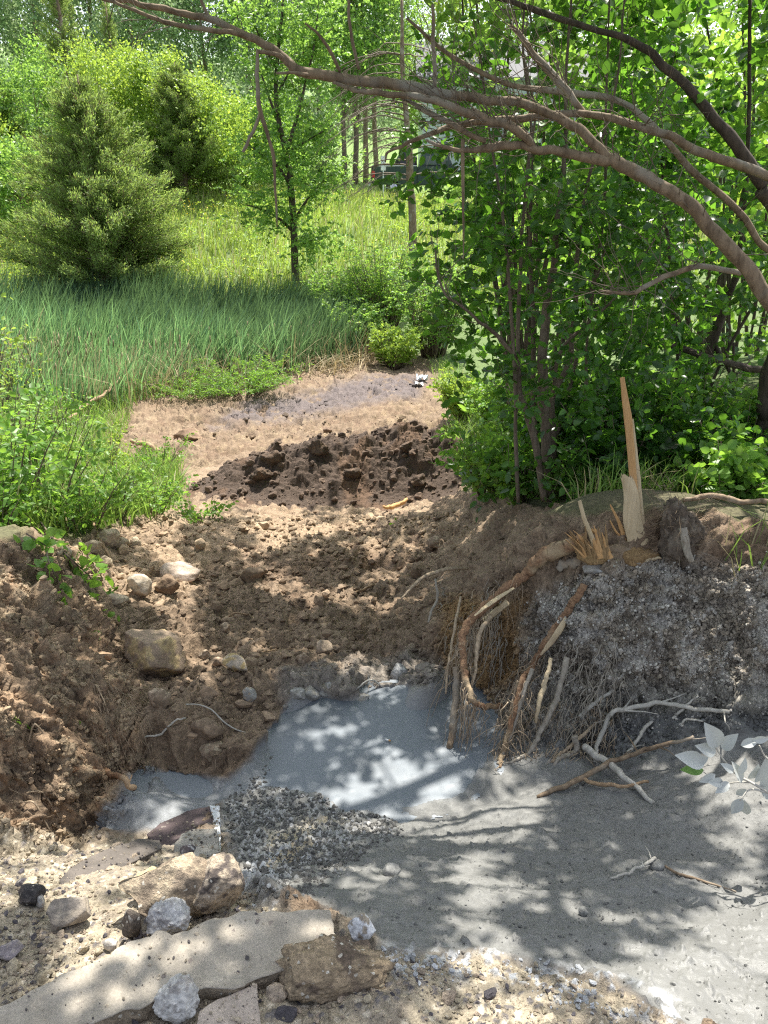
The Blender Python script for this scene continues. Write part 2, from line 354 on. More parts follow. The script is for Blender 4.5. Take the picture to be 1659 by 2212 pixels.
# grid rows and columns
ry = np.concatenate([np.linspace(-1.4, .7, 50, endpoint=False), np.geomspace(.7+1, 6+1, 620, endpoint=False)-1, np.geomspace(6, 20, 300, endpoint=False), np.geomspace(20, 140, 110, endpoint=False), np.geomspace(140, 700, 12)])
ca = np.concatenate([-np.geomspace(3, .66, 60, endpoint=False), np.linspace(-.66, .66, 780, endpoint=False), np.geomspace(.66, 3, 60)])
GX = ca[None]*(np.maximum(ry, 0)[:, None]*.88+1.05); GY = np.repeat(ry[:, None], len(ca), 1)
B0 = base_z(GX, GY)
far = sstep(120, 200, GY); B0 = B0*(1-far)+(17+.02*(GY-120))*far
UU, VV = proj(GX, GY, B0)
UU = UU+(fbm2(GX, GY, 3, 3, 5)-.5)*60*np.clip(3/np.maximum(GY, 1), .1, 1.5); 
wob = (fbm2(GX, GY, 5, 4, 9)-.5)
front = GY > .2
def pm(poly, soft=25.): return poly_mask(UU, VV+wob*50*np.clip(3/np.maximum(GY, 1), .05, 1.3), poly, soft)*front
MUD = [(700,1560),(1010,1480),(1075,1560),(1130,1600),(1300,1560),(1659,1530),(2100,1500),(2400,2300),(1480,2230),(1330,2120),(1000,2065),(820,2075),(700,1960),(560,1930),(500,1830),(480,1740),(560,1650)]
m_mud = pm(MUD, 22)
m_wetm = pm([(1300,2040),(1700,1950),(2100,1900),(2300,2400),(1500,2240)], 90)
m_pool = pm([(190,1760),(330,1670),(470,1690),(600,1560),(640,1500),(930,1495),(960,1440),(1050,1500),(1080,1640),(1000,1720),(840,1770),(560,1700),(480,1740),(420,1800),(200,1800)], 12)
m_grav = pm([(500,1700),(620,1620),(700,1700),(800,1760),(860,1790),(700,1850),(600,1990),(520,1900),(470,1800)], 22)
m_tanst = pm([(560,1850),(580,1800),(690,1775),(760,1765),(620,1850),(580,1900)], 16)
m_lime = pm([(-400,1830),(120,1830),(360,1800),(470,1830),(600,1980),(820,2060),(1050,2070),(1340,2130),(1560,2330),(-400,2500)], 24)
m_bankR = pm([(1120,1330),(1250,1240),(1500,1215),(1700,1230),(2200,1230),(2200,1540),(1659,1560),(1400,1620),(1150,1640),(1090,1560),(1150,1440)], 30)
m_cave = pm([(960,1300),(1120,1290),(1160,1400),(1120,1520),(1040,1560),(980,1480)], 25)
m_bankL = pm([(-400,1180),(120,1180),(230,1300),(330,1680),(220,1800),(150,1840),(-400,1900)], 25)
m_tan = pm([(250,880),(450,835),(650,800),(760,770),(930,780),(960,860),(985,960),(900,960),(640,960),(420,1010),(200,1010),(230,930)], 14)
m_dark = pm([(690,850),(800,815),(930,810),(900,870),(640,905),(450,925),(540,870)], 16)
m_ldirt = pm([(380,1100),(500,1105),(1060,1095),(1020,1190),(900,1190),(700,1200),(450,1220),(380,1300),(200,1330),(130,1200)], 25)
m_green = np.clip(1-pm([(-600,1150),(120,1150),(180,1160),(330,1100),(400,1080),(380,1010),(190,1010),(240,880),(430,835),(640,800),(720,760),(930,770),(990,890),(1000,1000),(1010,1060),(1180,1095),(1659,1130),(2300,1130),(3200,3200),(-1500,3200)], 16), 0, 1)
m_green = np.where(front, m_green, 0.2); m_green = np.clip(m_green, 0, 1)
nearm = sstep(13, 7, GY)
# arc-length coordinates so that lumps keep their shape on steep faces
dzy = np.gradient(B0, axis=0); dzx = np.gradient(B0, axis=1); dY = np.gradient(GY, axis=0); dX = np.gradient(GX, axis=1)
AY = np.cumsum(np.hypot(dzy, dY), 0); AX = np.cumsum(np.hypot(dzx, dX), 1); AX = AX-AX[:, len(ca)//2:len(ca)//2+1]
sx = dzx/dX; sy = dzy/dY; NL = np.sqrt(1+sx*sx+sy*sy); NX, NY, NZ = -sx/NL, -sy/NL, 1/NL
n1 = fbm2(GX, GY, 1.3, 5, 1); n2 = fbm2(AX, AY, 7, 4, 2); n3 = fbm2(AX, AY, 26, 3, 3); rid = 1-abs(2*fbm2(AX, AY, 3.1, 5, 21)-1)
wa, wb = AX+.10*(n2-.5)+.03*(n3-.5), AY+.10*(fbm2(AX, AY, 8, 3, 23)-.5)+.03*(fbm2(AX, AY, 30, 2, 24)-.5)
w1, i1 = worley(wa, wb, 8, 31); w2, i2 = worley(wa, wb, 20, 32); w3, i3 = worley(AX, AY, 48, 33)
lump = lambda wd, i, k=.55, thr=.45: (np.clip(1-(wd/k)**2, 0, 1))**.7*np.clip((i-thr)/(1-thr), 0, 1)
smooth_ = np.clip(m_mud+m_pool, 0, 1)
rough_ = (1-smooth_)*nearm
Z = B0.copy()
bm_ = (m_bankL+m_bankR > .01)&nearm.astype(bool); B3 = np.stack([GX[bm_], GY[bm_], B0[bm_]], 1)
def f3(f, o, seed, g=.55):
    A = np.full(GX.shape, .5); A[bm_] = fbm3(B3, f, o, seed, g); return A
b1, b2, b3, b4 = f3(5, 3, 701), f3(13, 4, 702, .6), f3(30, 3, 703), f3(9, 4, 704, .65)
Z += (n1-.5)*.10*sstep(.5, 4, GY)*(1-m_pool)*(1+.5*sstep(10, 30, GY))
dirt = rough_*(1-m_lime)*(1-m_green)*(1-.6*m_bankL)
Dn = dirt*(lump(w1, i1, .7)*.035+lump(w2, i2, .65)*.016+lump(w3, i3)*.006+(n2-.5)*.11+(n3-.5)*.030+(rid-.7)*.08*(1-m_ldirt))*(1-.45*m_bankR)
wb1, ib1 = worley(wa+.04*(n3-.5), wb, 13, 51); wb2, ib2 = worley(wa, wb+.02*n3, 31, 52); wb0, ib0 = worley(wa+.1*n2, wb, 4.5, 53)
mod = sstep(.38, .6, fbm2(GX, GY, 1.7, 3, 54))
Dn += dirt*(.2+.8*mod)*((ib0-.5)*.045*(1-m_ldirt)+(ib1-.5)*.030+(ib2-.5)*.014)
Dn += m_bankL*nearm*((ib0-.5)*.07+(ib1-.5)*.030+(ib2-.5)*.010)+m_bankR*nearm*((ib1-.5)*.035+(ib2-.5)*.022)
Dn += rough_*m_lime*(lump(w2, i2, .6, .2)*.006+lump(w3, i3, .6, .1)*.006+(n2-.5)*.04+(n3-.5)*.012)
Dn += m_grav*(1-m_pool)*(lump(w3, i3, .6, .1)*.010+lump(w2, i2, .6, .5)*.010+(n3-.5)*.01)
wv = np.sin((GY*1.0+.18*GX)*34+8*n1+3*n2)
Dn += m_mud*(1-m_pool)*nearm*((n2-.5)*.035+wv*.0035+lump(w2, i2, .22, .7)*.016+lump(w3, i3, .38, .7)*.009-lump(w3, i3, .4, -1)*(i3 < .12)*.006+(n3-.5)*.008)
Dn += m_bankL*nearm*((.35-abs(2*b1-1))*.10+(b2-.5)*.07+(b3-.5)*.07)
Dn += m_bankR*nearm*((b1-.5)*.20+(b2-.5)*.13+(b3-.5)*.05)
Z = Z+Dn*NZ
Z = np.where((GY < 3.35) & (GY > 1.9) & (m_pool < .5), np.maximum(Z, -.728+.05*(n2-.5)), Z)
PXg, PYg = GX+Dn*NX, GY+Dn*NY
Z += m_tan*sstep(6, 9, GY)*((n2-.5)*.14+(n3-.5)*.10+(rid-.6)*.12+(fbm2(GX, GY, .5, 3, 77)-.5)*.3)
# excavator spoil heap sits on this sheet as an object of its own (below)
# colours
def C(r, g, b): return np.array([r, g, b])
col = np.zeros(Z.shape+(3,))+C(.23, .165, .11)
def lay(c, m): 
    global col
    col = col*(1-m[..., None])+np.asarray(c)*m[..., None]
lay(C(.18, .12, .078), sstep(.45, .62, n1)*.8)
lay(C(.30, .22, .15), sstep(.52, .7, n2)*.5)
lay(C(.36, .265, .175), m_ldirt*.75*sstep(.3, .5, n2))
lay(C(.37, .25, .155), m_bankL*.75*sstep(.35, .55, n2+.3*(n1-.5)))
lay(C(.42, .33, .22), m_bankL*sstep(.52, .6, b4)*.6); lay(C(.20, .13, .08), m_bankL*sstep(.43, .36, b2)*.5)
lay(C(.34, .21, .09), m_cave*.85)
lay(C(.42, .37, .30), m_bankR*.8)
crk = fbm2(AX, AY, 34, 4, 56, .7); lay(C(.48, .46, .425), .7*m_bankR*sstep(.50, .54, b3*.4+.35*b2+.25*b1)*.9)
lay(C(.19, .15, .11), m_bankR*sstep(.53, .6, b4)*.6)
lowR = pm([(1080,1500),(1250,1480),(1659,1470),(2200,1470),(2200,1800),(1659,1640),(1100,1700)], 30)
lay(C(.30, .285, .25), lowR*.85)
lay(C(.18, .128, .084), m_tan*.85)
lay(C(.215, .152, .096), m_tan*sstep(.5, .65, n1)*.6); lay(C(.17, .11, .07), m_tan*sstep(.52, .62, fbm2(GX, GY, 4, 5, 58, .65))*.6); lay(C(.42, .33, .2), m_tan*sstep(.56, .62, fbm2(GX, GY, 9, 4, 59, .65))*.25)
lay(C(.12, .10, .10), m_dark*sstep(.2, .42, n2+.5*(n1-.5))*.9)
lay(C(.38, .325, .24), m_lime*(1-.0*n1))
lay(C(.30, .25, .20), m_lime*sstep(.5, .65, n2)*.55)
lay(C(.34, .28, .20), m_lime*sstep(.55, .7, n1)*.5)
peb = m_lime*(i3 > .82)*(w3 < .42); lay(C(.13, .12, .13), peb*.8)
peb = m_lime*(i3 < .2)*(w3 < .42); lay(C(.62, .55, .44), peb*.8)
lay(C(.172, .172, .164), m_mud)
lay(C(.205, .205, .197), m_mud*sstep(.5, .68, n2)*.5)
lay(C(.22, .215, .20), m_grav*(1-m_pool)*.9)
lay(C(.42, .42, .42), m_grav*(i3 > .7)*(w3 < .45)*(1-m_pool)*.8)
lay(C(.45, .37, .24), m_tanst*.9)
frost = poly_mask(UU, VV, [(540,1990),(700,1790),(560,1840),(500,1900)], 40)*front*sstep(.5, .6, n2+.4*(n3-.5))
frost = np.maximum(frost, poly_mask(UU, VV, [(820,2050),(1050,2065),(1340,2110),(1520,2190),(1500,2240),(1280,2180),(1000,2110),(850,2120)], 22)*front*sstep(.46, .56, fbm2(GX, GY, 22, 3, 61)))
lay(C(.46, .475, .49), frost*sstep(.4, .5, fbm2(GX, GY, 50, 3, 62))); Z += frost*.006*(1+lump(w3, i3, .6, .2))
lay(C(.22, .23, .24), m_pool)
shoreg = pm([(600,1500),(620,1440),(900,1420),(960,1440),(950,1530),(640,1530)], 25); lay(C(.26, .25, .23), shoreg*.6)
gn = fbm2(GX, GY, .35, 4, 90)
lay(C(.10, .15, .045), m_green)
lay(C(.2, .3, .07), m_green*sstep(24, 32, GY)*sstep(.4, .6, gn))
lay(C(.17, .27, .07), m_green*sstep(40, 50, GY))
lay(C(.12, .10, .06), m_green*sstep(8, 3, GY)*.9)
fade = (m_lime+m_mud > .1)
wet = np.clip(m_mud*.55+m_wetm*m_mud*.55+m_pool*.5+m_grav*.1, 0, .95)
ni, nj = Z.shape
idx = np.arange(ni*nj).reshape(ni, nj)
Q = np.stack([idx[:-1, :-1], idx[:-1, 1:], idx[1:, 1:], idx[1:, :-1]], -1).reshape(-1, 4)
gr = mesh('ground', np.stack([PXg, PYg, Z], -1).reshape(-1, 3), Q, M['ground'], col=col.reshape(-1, 3), wet=wet.ravel())
tag(gr, kind='structure')
def gidx(x, y):
    fi = np.interp(y, ry, np.arange(ni)); fj = np.interp(x/(np.maximum(y, 0)*.88+1.05), ca, np.arange(nj))
    return np.clip(fi, 0, ni-1.001), np.clip(fj, 0, nj-1.001)
def gz(x, y, A=None):
    A = Z if A is None else A; fi, fj = gidx(x, y); i = fi.astype(int) if hasattr(fi, 'astype') else int(fi); j = fj.astype(int) if hasattr(fj, 'astype') else int(fj)
    a = fi-i; b = fj-j
    if A.ndim == 3: a = np.asarray(a)[..., None]; b = np.asarray(b)[..., None]
    return (A[i, j]*(1-b)+A[i, j+1]*b)*(1-a)+(A[i+1, j]*(1-b)+A[i+1, j+1]*b)*a
TT = np.concatenate([np.linspace(.5, 8, 1500), np.geomspace(8, 120, 1200)])
def hit(u, v, A=None):
    """where the line of sight through (u, v) meets the ground"""
    d = ray(u, v); P = CAM+d*TT[:, None]/np.linalg.norm(d)
    g = gz(P[:, 0], P[:, 1], B0 if A is None else A); k = np.argmax(P[:, 2] < g)
    if k == 0: k = len(TT)-1
    p = P[k].copy(); p[2] = gz(p[0:1], p[1:2])[0]; return p

# pale slurry standing in the scour hole and its film
pv = []; LV = -.735
px_, py_ = np.meshgrid(np.linspace(-2.1, .9, 260), np.linspace(2.1, 3.9, 170))
pz_ = LV+(fbm2(px_, py_, 9, 3, 71)-.5)*.006+np.sin(np.hypot(px_-.25, py_-2.75)*70+6*fbm2(px_, py_, 3, 3, 72))*.0007*sstep(.55, .1, np.hypot(px_-.3, py_-2.8))+lump(*worley(px_, py_, 26, 73), .28, .72)*.004
pidx = np.arange(px_.size).reshape(px_.shape)
PQ = np.stack([pidx[:-1, :-1], pidx[:-1, 1:], pidx[1:, 1:], pidx[1:, :-1]], -1).reshape(-1, 4)
cn = fbm2(px_, py_, 2.6, 4, 74); pc = np.zeros(px_.shape+(3,))+C(.165, .188, .212); pc = pc*(1-sstep(.45, .7, cn)[..., None]*.25)
pu, pw = proj(px_, py_, pz_); keep = poly_mask(pu, pw, [(150,1790),(300,1640),(470,1660),(600,1520),(620,1475),(940,1465),(960,1410),(1080,1480),(1110,1650),(1010,1750),(840,1800),(560,1730),(480,1770),(420,1830),(180,1830)], 1) > .5
kq = keep[:-1, :-1] & keep[1:, 1:] & keep[:-1, 1:] & keep[1:, :-1]; PQ = PQ[kq.ravel()]
m_sl = earth_mat('slurry', 20, 90, .18, .004, .07)
tag(mesh('slurry_water', np.stack([px_, py_, pz_], -1).reshape(-1, 3), PQ, m_sl, col=pc.reshape(-1, 3), wet=np.full(px_.size, .8)), kind='structure')

# ------------------------------------------------------------------ rocks, clods
def ico(sub):
    bm = bmesh.new(); bmesh.ops.create_icosphere(bm, subdivisions=sub, radius=1)
    V = np.array([v.co[:] for v in bm.verts]); Fq = np.array([[v.index for v in f.verts] for f in bm.faces]); bm.free(); return V, Fq
ICO = {k: ico(k) for k in (1, 2, 3, 4, 5)}
def rot(rs, tilt=1.):
    a, b, c = rs.uniform(-1, 1)*tilt, rs.uniform(-1, 1)*tilt, rs.uniform(0, 6.28)
    Rx = np.array([[1, 0, 0], [0, math.cos(a), -math.sin(a)], [0, math.sin(a), math.cos(a)]]); Ry = np.array([[math.cos(b), 0, math.sin(b)], [0, 1, 0], [-math.sin(b), 0, math.cos(b)]])
    Rz = np.array([[math.cos(c), -math.sin(c), 0], [math.sin(c), math.cos(c), 0], [0, 0, 1]]); return Rz@Ry@Rx
def rock_verts(seed, sub=4, cuts=9, rough=.10, fine=.03, lo=.55, hi=.85):
    rs = np.random.RandomState(seed); V = ICO[sub][0].copy()
    for k in range(cuts):
        n = rs.normal(size=3); n /= np.linalg.norm(n); o = rs.uniform(lo, hi); d = V@n
        V -= n*np.clip(d-o, 0, None)[:, None]*.93
    d = (fbm3(V+seed, 1.7, 3, seed)-.5)*rough*3+(fbm3(V+seed, 8., 3, seed+5)-.5)*fine*3
    return V*(1+d[:, None])
def scol(V, base, alt, amt, seed, f=3.):
    n = fbm3(V+seed*1.3, f, 4, seed)[:, None]; k = sstep(amt-.05, amt+.05, n)
    return (np.array(base)*(1-k)+np.array(alt)*k)*(1+.4*(fbm3(V, 9, 2, seed+3)[:, None]-.5))
def depth_at(p): return p[1]*c_-(p[2]-CAMZ)*s_
def litter(name, n, box, region, seed, L, r0, mat, lift=.006):
    rs = np.random.RandomState(seed); x = rs.uniform(box[0], box[1], n); y = box[2]*(box[3]/box[2])**rs.uniform(0, 1, n); u, v = proj(x, y, gz(x, y)); k = rs.uniform(0, 1, n) < region(u, v, x, y); mb = MB()
    for a, b in zip(x[k], y[k]):
        l = L*rs.uniform(.3, 1.4); th = rs.uniform(0, 6.28); t = np.linspace(-.5, .5, 6); P = np.stack([a+math.cos(th)*t*l, b+math.sin(th)*t*l, t*0], 1); P = wiggle(P, l*.12, int(a*1e4) % 9999); P[:, 2] = gz(P[:, 0], P[:, 1])+lift+rs.uniform(0, .01)*np.abs(P[:, 2]*0+np.sin(t*3)); rr = r0*rs.uniform(.5, 1.5); mb.add(*tube(P, np.linspace(rr, rr*.5, 6), 3), rnd=rs.uniform())
    return tag(mb.build(name, M[mat]), kind='stuff')
def rock(name, label, cat, u, v, wpx, hpx=None, seed=1, colr=(.3, .24, .18), alt=(.42, .37, .3), amt=.55, deep=.8, mat='stone', cuts=9, rough=.1, fine=.03, sub=4, group=None, sink=.2, turn=None, lo=.55, hi=.85):
    """a stone whose middle shows at (u, v) and that is wpx wide there"""
    hpx = hpx or wpx*.75
    p = hit(u, v+hpx*.42); dd = depth_at(p); W = wpx/F*dd; H = hpx/F*dd
    V = rock_verts(seed, sub, cuts, rough, fine, lo, hi); ext = V.max(0)-V.min(0)
    rs = np.random.RandomState(seed); Rm = rot(rs, .25) if turn is None else rot(np.random.RandomState(turn), .4)
    V = V@Rm.T; ext = V.max(0)-V.min(0); V = V/ext*np.array([W, W*deep, H*1.05])
    c = p+np.array([0, W*deep*.35, H*(.5-sink)])
    o = mesh(name, V+c, ICO[sub][1], M[mat], col=scol(V/W*2, colr, alt, amt, seed), origin=c)
    return tag(o, label, cat, group)
def scatter(name, n, box, region, smin, smax, seed, power=2.5, bright=(.7, 1.2), tint=None, sub=1, sq=(.5, .9), lift=.25, mat='ground', label=None, Zs=None, colf=None):
    rs = np.random.RandomState(seed); x = rs.uniform(box[0], box[1], n); y = box[2]*(box[3]/box[2])**rs.uniform(0, 1, n)
    z = gz(x, y); u, v = proj(x, y, z)
    keep = rs.uniform(0, 1, n) < region(u, v, x, y); x, y, z = x[keep], y[keep], z[keep]; u, v = u[keep], v[keep]
    m = len(x); s = smin*(smax/smin)**(rs.uniform(0, 1, m)**power)*(.8+.2*y/2)
    T, Fq = ICO[sub]; var = [rock_verts(900+k, sub, 8, .24, .08, .35, .75) for k in range(10)]
    A = np.stack(var)[rs.randint(0, 10, m)]
    ang = rs.uniform(0, 6.28, m); ca_, sa_ = np.cos(ang), np.sin(ang)
    A = A*(s[:, None, None]*np.stack([rs.uniform(.8, 1.25, m), rs.uniform(.7, 1.1, m), rs.uniform(*sq, m)], 1)[:, None])
    X = A[..., 0]*ca_[:, None]-A[..., 1]*sa_[:, None]; Y = A[..., 0]*sa_[:, None]+A[..., 1]*ca_[:, None]
    V = np.stack([X+x[:, None], Y+y[:, None], A[..., 2]+(z+s*lift)[:, None]], -1).reshape(-1, 3)
    cc = gz(x, y, col) if colf is None else colf(x, y, rs)
    cc = cc*rs.uniform(bright[0], bright[1], m)[:, None]
    if tint is not None:
        k = rs.uniform(0, 1, m) < tint[1]; cc[k] = np.array(tint[0])*rs.uniform(.7, 1.1, k.sum())[:, None]
    Fa = (np.arange(m)[:, None, None]*len(T)+Fq[None]).reshape(-1, 3)
    o = mesh(name, V, Fa, M[mat], col=np.repeat(cc, len(T), 0), smooth=False)
    return tag(o, kind='stuff')
def scatter_v(name, n, region, smin, smax, seed, power=2.5, bright=(.7, 1.2), tint=None, sub=1, mat='ground'):
    rs = np.random.RandomState(seed); W_ = (region*np.hypot(dzy, dY)*np.hypot(dzx, dX)).ravel(); W_ = W_/W_.sum(); I = rs.choice(len(W_), n, p=W_)
    P = np.stack([PXg.ravel()[I], PYg.ravel()[I], Z.ravel()[I]], 1)+rs.normal(size=(n, 3))*.004; N = np.stack([NX.ravel()[I], NY.ravel()[I], NZ.ravel()[I]], 1)
    s = smin*(smax/smin)**(rs.uniform(0, 1, n)**power); T, Fq = ICO[sub]; var = [rock_verts(900+k, sub, 8, .24, .08, .35, .75)@rot(np.random.RandomState(k)).T for k in range(24)]
    A = np.stack(var)[rs.randint(0, 24, n)]*s[:, None, None]*rs.uniform(.7, 1.2, (n, 1, 3)); V = A+(P+N*s[:, None]*.3)[:, None]
    cc = col.reshape(-1, 3)[I]*rs.uniform(bright[0], bright[1], n)[:, None]
    if tint is not None: k = rs.uniform(0, 1, n) < tint[1]; cc[k] = np.array(tint[0])*rs.uniform(.7, 1.15, k.sum())[:, None]
    return tag(mesh(name, V.reshape(-1, 3), (np.arange(n)[:, None, None]*len(T)+Fq[None]).reshape(-1, 3), M[mat], col=np.repeat(cc, len(T), 0), smooth=False), kind='stuff')
R_dirt = lambda u, v, x, y: (1-poly_mask(u, v, MUD, 5))*(1-poly_mask(u, v, [(190,1760),(330,1670),(470,1690),(600,1560),(640,1500),(930,1495),(960,1440),(1050,1500),(1080,1640),(560,1700),(420,1800),(200,1800)], 5))*poly_mask(u, v, [(120,1170),(330,1120),(1040,1110),(1130,1230),(1110,1330),(1130,1500),(960,1480),(640,1520),(330,1720),(200,1500)], 15)*(.45+.55*fbm2(x, y, 2, 3, 4))
scatter('soil_clods', 30000, (-2.6, 1.6, 2.2, 9), R_dirt, .004, .035, 11, 3.2)
R_bl = lambda u, v, x, y: poly_mask(u, v, [(-300,1190),(140,1190),(240,1330),(330,1690),(200,1830),(-300,1880)], 20)*.8
_ = 0
R_br = lambda u, v, x, y: poly_mask(u, v, [(1090,1260),(1280,1215),(1659,1215),(2000,1240),(2000,1540),(1659,1560),(1400,1600),(1150,1600),(1130,1400)], 20)
inview = (np.abs(GX) < 3.2)*(GY > 1.2)*(GY < 5)
scatter_v('bank_gravel', 34000, m_bankR*(1-.75*lowR)*inview*(.1+.9*sstep(.44, .56, b2*.5+b1*.5)), .002, .012, 13, 3.2, bright=(.85, 1.25), tint=((.60, .57, .51), .3))
scatter_v('bank_crumbs', 15000, m_bankL*inview*sstep(.42, .62, b4), .0025, .022, 12, 3.6, bright=(.85, 1.2))
scatter_v('bank_soil_crumbs', 26000, (m_bankR+m_cave)*inview*sstep(.55, .44, b2*.5+b1*.5), .003, .02, 19, 2.6)
R_gv = lambda u, v, x, y: poly_mask(u, v, [(480,1740),(620,1620),(690,1690),(820,1760),(870,1790),(760,1860),(640,1960),(540,1960),(480,1850)], 14)*poly_mask(u, v, MUD+[], 1)
scatter('wet_gravel', 19000, (-1., .3, 1.3, 3.1), R_gv, .004, .013, 14, 1.6, tint=((.42, .42, .42), .14), colf=lambda x, y, rs: np.zeros((len(x), 3))+np.array([.16, .155, .145]))
R_lm = lambda u, v, x, y: poly_mask(u, v, [(-300,1840),(110,1840),(350,1830),(480,1860),(600,1990),(830,2080),(1100,2080),(1350,2140),(1540,2300),(-300,2400)], 14)*(.3+.7*sstep(.35, .6, fbm2(x, y, 3, 3, 44)))
def limec(x, y, rs):
    k = rs.uniform(0, 1, len(x)); c = np.where(k[:, None] < .14, np.array([[.10, .09, .10]]), np.where(k[:, None] < .7, np.array([[.42, .36, .26]]), np.array([[.36, .29, .22]]))); return c
scatter('limestone_gravel', 60000, (-2.2, 1.1, .9, 2.1), R_lm, .002, .011, 15, 2.2, colf=limec)
R_md = lambda u, v, x, y: poly_mask(u, v, [(620,1990),(760,1800),(1100,1760),(1659,1700),(2000,1700),(2000,2300),(1450,2210),(1000,2060)], 14)
scatter('mud_crumbs', 5200, (-.5, 2.2, 1., 2.9), R_md, .0018, .009, 16, 2.6, bright=(.75, 1.02), lift=.1)
R_tn = lambda u, v, x, y: poly_mask(u, v, [(250,880),(450,835),(650,800),(760,770),(930,780),(960,860),(985,960),(900,990),(640,960),(420,1010),(200,1010)], 10)*sstep(.4, .6, fbm2(x, y, .8, 3, 3))
scatter('flat_clods', 7000, (-6, 2.5, 8, 17.5), R_tn, .006, .06, 17, 9, bright=(.45, .95), lift=-.2)
R_fr = lambda u, v, x, y: np.maximum(poly_mask(u, v, [(820,2050),(1050,2065),(1340,2110),(1520,2190),(1560,2300),(1480,2260),(1280,2190),(1000,2120),(850,2120)], 16), poly_mask(u, v, [(520,1990),(560,1850),(700,1790),(690,1830),(590,1900),(560,1990)], 16)*.7)*sstep(.45, .6, fbm2(x, y, 16, 3, 46))
scatter('white_lime_crumbs', 16000, (-.7, 1.1, .95, 2.1), R_fr, .003, .012, 18, 2.2, colf=lambda x, y, rs: np.zeros((len(x), 3))+np.array([.5, .515, .535]))

litter('root_litter', 1500, (-2.8, 1.6, 2.2, 9), lambda u, v, x, y: R_dirt(u, v, x, y), 21, .13, .0016, 'root_fine')
litter('straw_litter', 900, (-2.4, 1.5, 3.4, 9), lambda u, v, x, y: R_dirt(u, v, x, y)*sstep(1320, 1200, v), 22, .16, .0018, 'dry')
litter('flat_straw', 500, (-6, 2.5, 10, 18), lambda u, v, x, y: poly_mask(u, v, [(250,880),(450,835),(650,800),(760,770),(930,780),(960,860),(985,960),(640,960),(200,1010)], 10)*(.25+.75*sstep(850, 800, v)), 23, .35, .005, 'root_fine')
litter('bank_rootlets', 500, (-3, -.6, 1.5, 4), lambda u, v, x, y: R_bl(u, v, x, y), 24, .12, .0013, 'root_fine')
scatter('loose_rubble', 1500, (-2.2, .9, .9, 2.1), R_lm, .009, .03, 25, 2.4, colf=limec, sub=2, mat='aggregate')
scatter('gully_stones', 700, (-2.4, 1.2, 2.6, 7.5), R_dirt, .015, .05, 26, 2.6, bright=(.95, 1.45), sub=2, mat='stone')

# spoil heap
hx, hy = np.meshgrid(np.linspace(-2.75, 1.45, 420), np.linspace(7.0, 10.6, 300))
def gs(x0, y0, sx_, sy_, h): return h*np.exp(-(((hx-x0)/sx_)**2+((hy-y0)/sy_)**2))
hh = gs(-1.35, 8.7, .62, .75, .50)+gs(-.6, 8.75, .5, .7, .42)+gs(.28, 8.9, .62, .7, .62)+gs(-.1, 8.6, .9, .6, .22)+gs(.8, 8.5, .35, .5, .2)+gs(-2., 8.4, .35, .5, .16)-.07
bgz = gz(hx, hy, B0); sl_ = np.clip(hh*3, 0, 1)
hw, hi_ = worley(hx+.1*fbm2(hx, hy, 6, 2, 8), hy+bgz, 5, 81); hw2, hi2 = worley(hx, hy+hh, 11, 82)
hh = hh+sl_*((1-hw**2)*np.clip(hi_-.3, 0, 1)*.15+(1-hw2**2)*np.clip(hi2-.4, 0, 1)*.02+(fbm2(hx, hy+hh, 3.2, 6, 83, .52)-.5)*.27+(fbm2(hx, hy+hh, 22, 4, 84)-.5)*.06)
hz = bgz+hh; kp = hh > -.03; kq = (kp[:-1, :-1] & kp[1:, 1:])
hidx = np.arange(hx.size).reshape(hx.shape); HQ = np.stack([hidx[:-1, :-1], hidx[:-1, 1:], hidx[1:, 1:], hidx[1:, :-1]], -1)[kq]
hc = np.zeros(hx.shape+(3,))+C(.078, .053, .038); k_ = sstep(.5, .66, fbm2(hx, hy, 3, 4, 85))[..., None]; hc = hc*(1-k_)+C(.13, .08, .05)*k_
heap = mesh('spoil_heap', np.stack([hx, hy, hz], -1).reshape(-1, 3), HQ, M['ground'], col=hc.reshape(-1, 3), origin=(-.5, 8.6, -1.6))
tag(heap, 'long heap of dark brown dug soil across the middle of the muddy track', 'soil heap')
Zh = Z  # heap top lookup
def heapz(x, y):
    fi = (y-7.0)/3.6*299; fj = (x+2.75)/4.2*419; i = np.clip(fi.astype(int), 0, 299); j = np.clip(fj.astype(int), 0, 419); return hz[i, j], hh[i, j]
rs = np.random.RandomState(5); n = 6000; x = rs.uniform(-2.6, 1.35, n); y = rs.uniform(7.2, 9.6, n); z_, h_ = heapz(x, y); k = h_ > .02
x, y, z_ = x[k], y[k], z_[k]; m_ = len(x); sz = .006*(.06/.006)**(rs.uniform(0, 1, m_)**6)
hb = MB(); var = [rock_verts(950+k, 2, 8, .28, .12, .35, .75) for k in range(10)]
A = np.stack(var)[rs.randint(0, 10, m_)]*sz[:, None, None]*np.array([1, 1, .8]); V = A+np.stack([x, y, z_+sz*.3], 1)[:, None]
cc = (np.array([.10, .068, .048])*rs.uniform(.8, 1.5, m_)[:, None])
tag(mesh('heap_crumbs', V.reshape(-1, 3), (np.arange(m_)[:, None, None]*len(ICO[2][0])+ICO[2][1][None]).reshape(-1, 3), M['ground'], col=np.repeat(cc, len(ICO[2][0]), 0), smooth=False), kind='stuff')
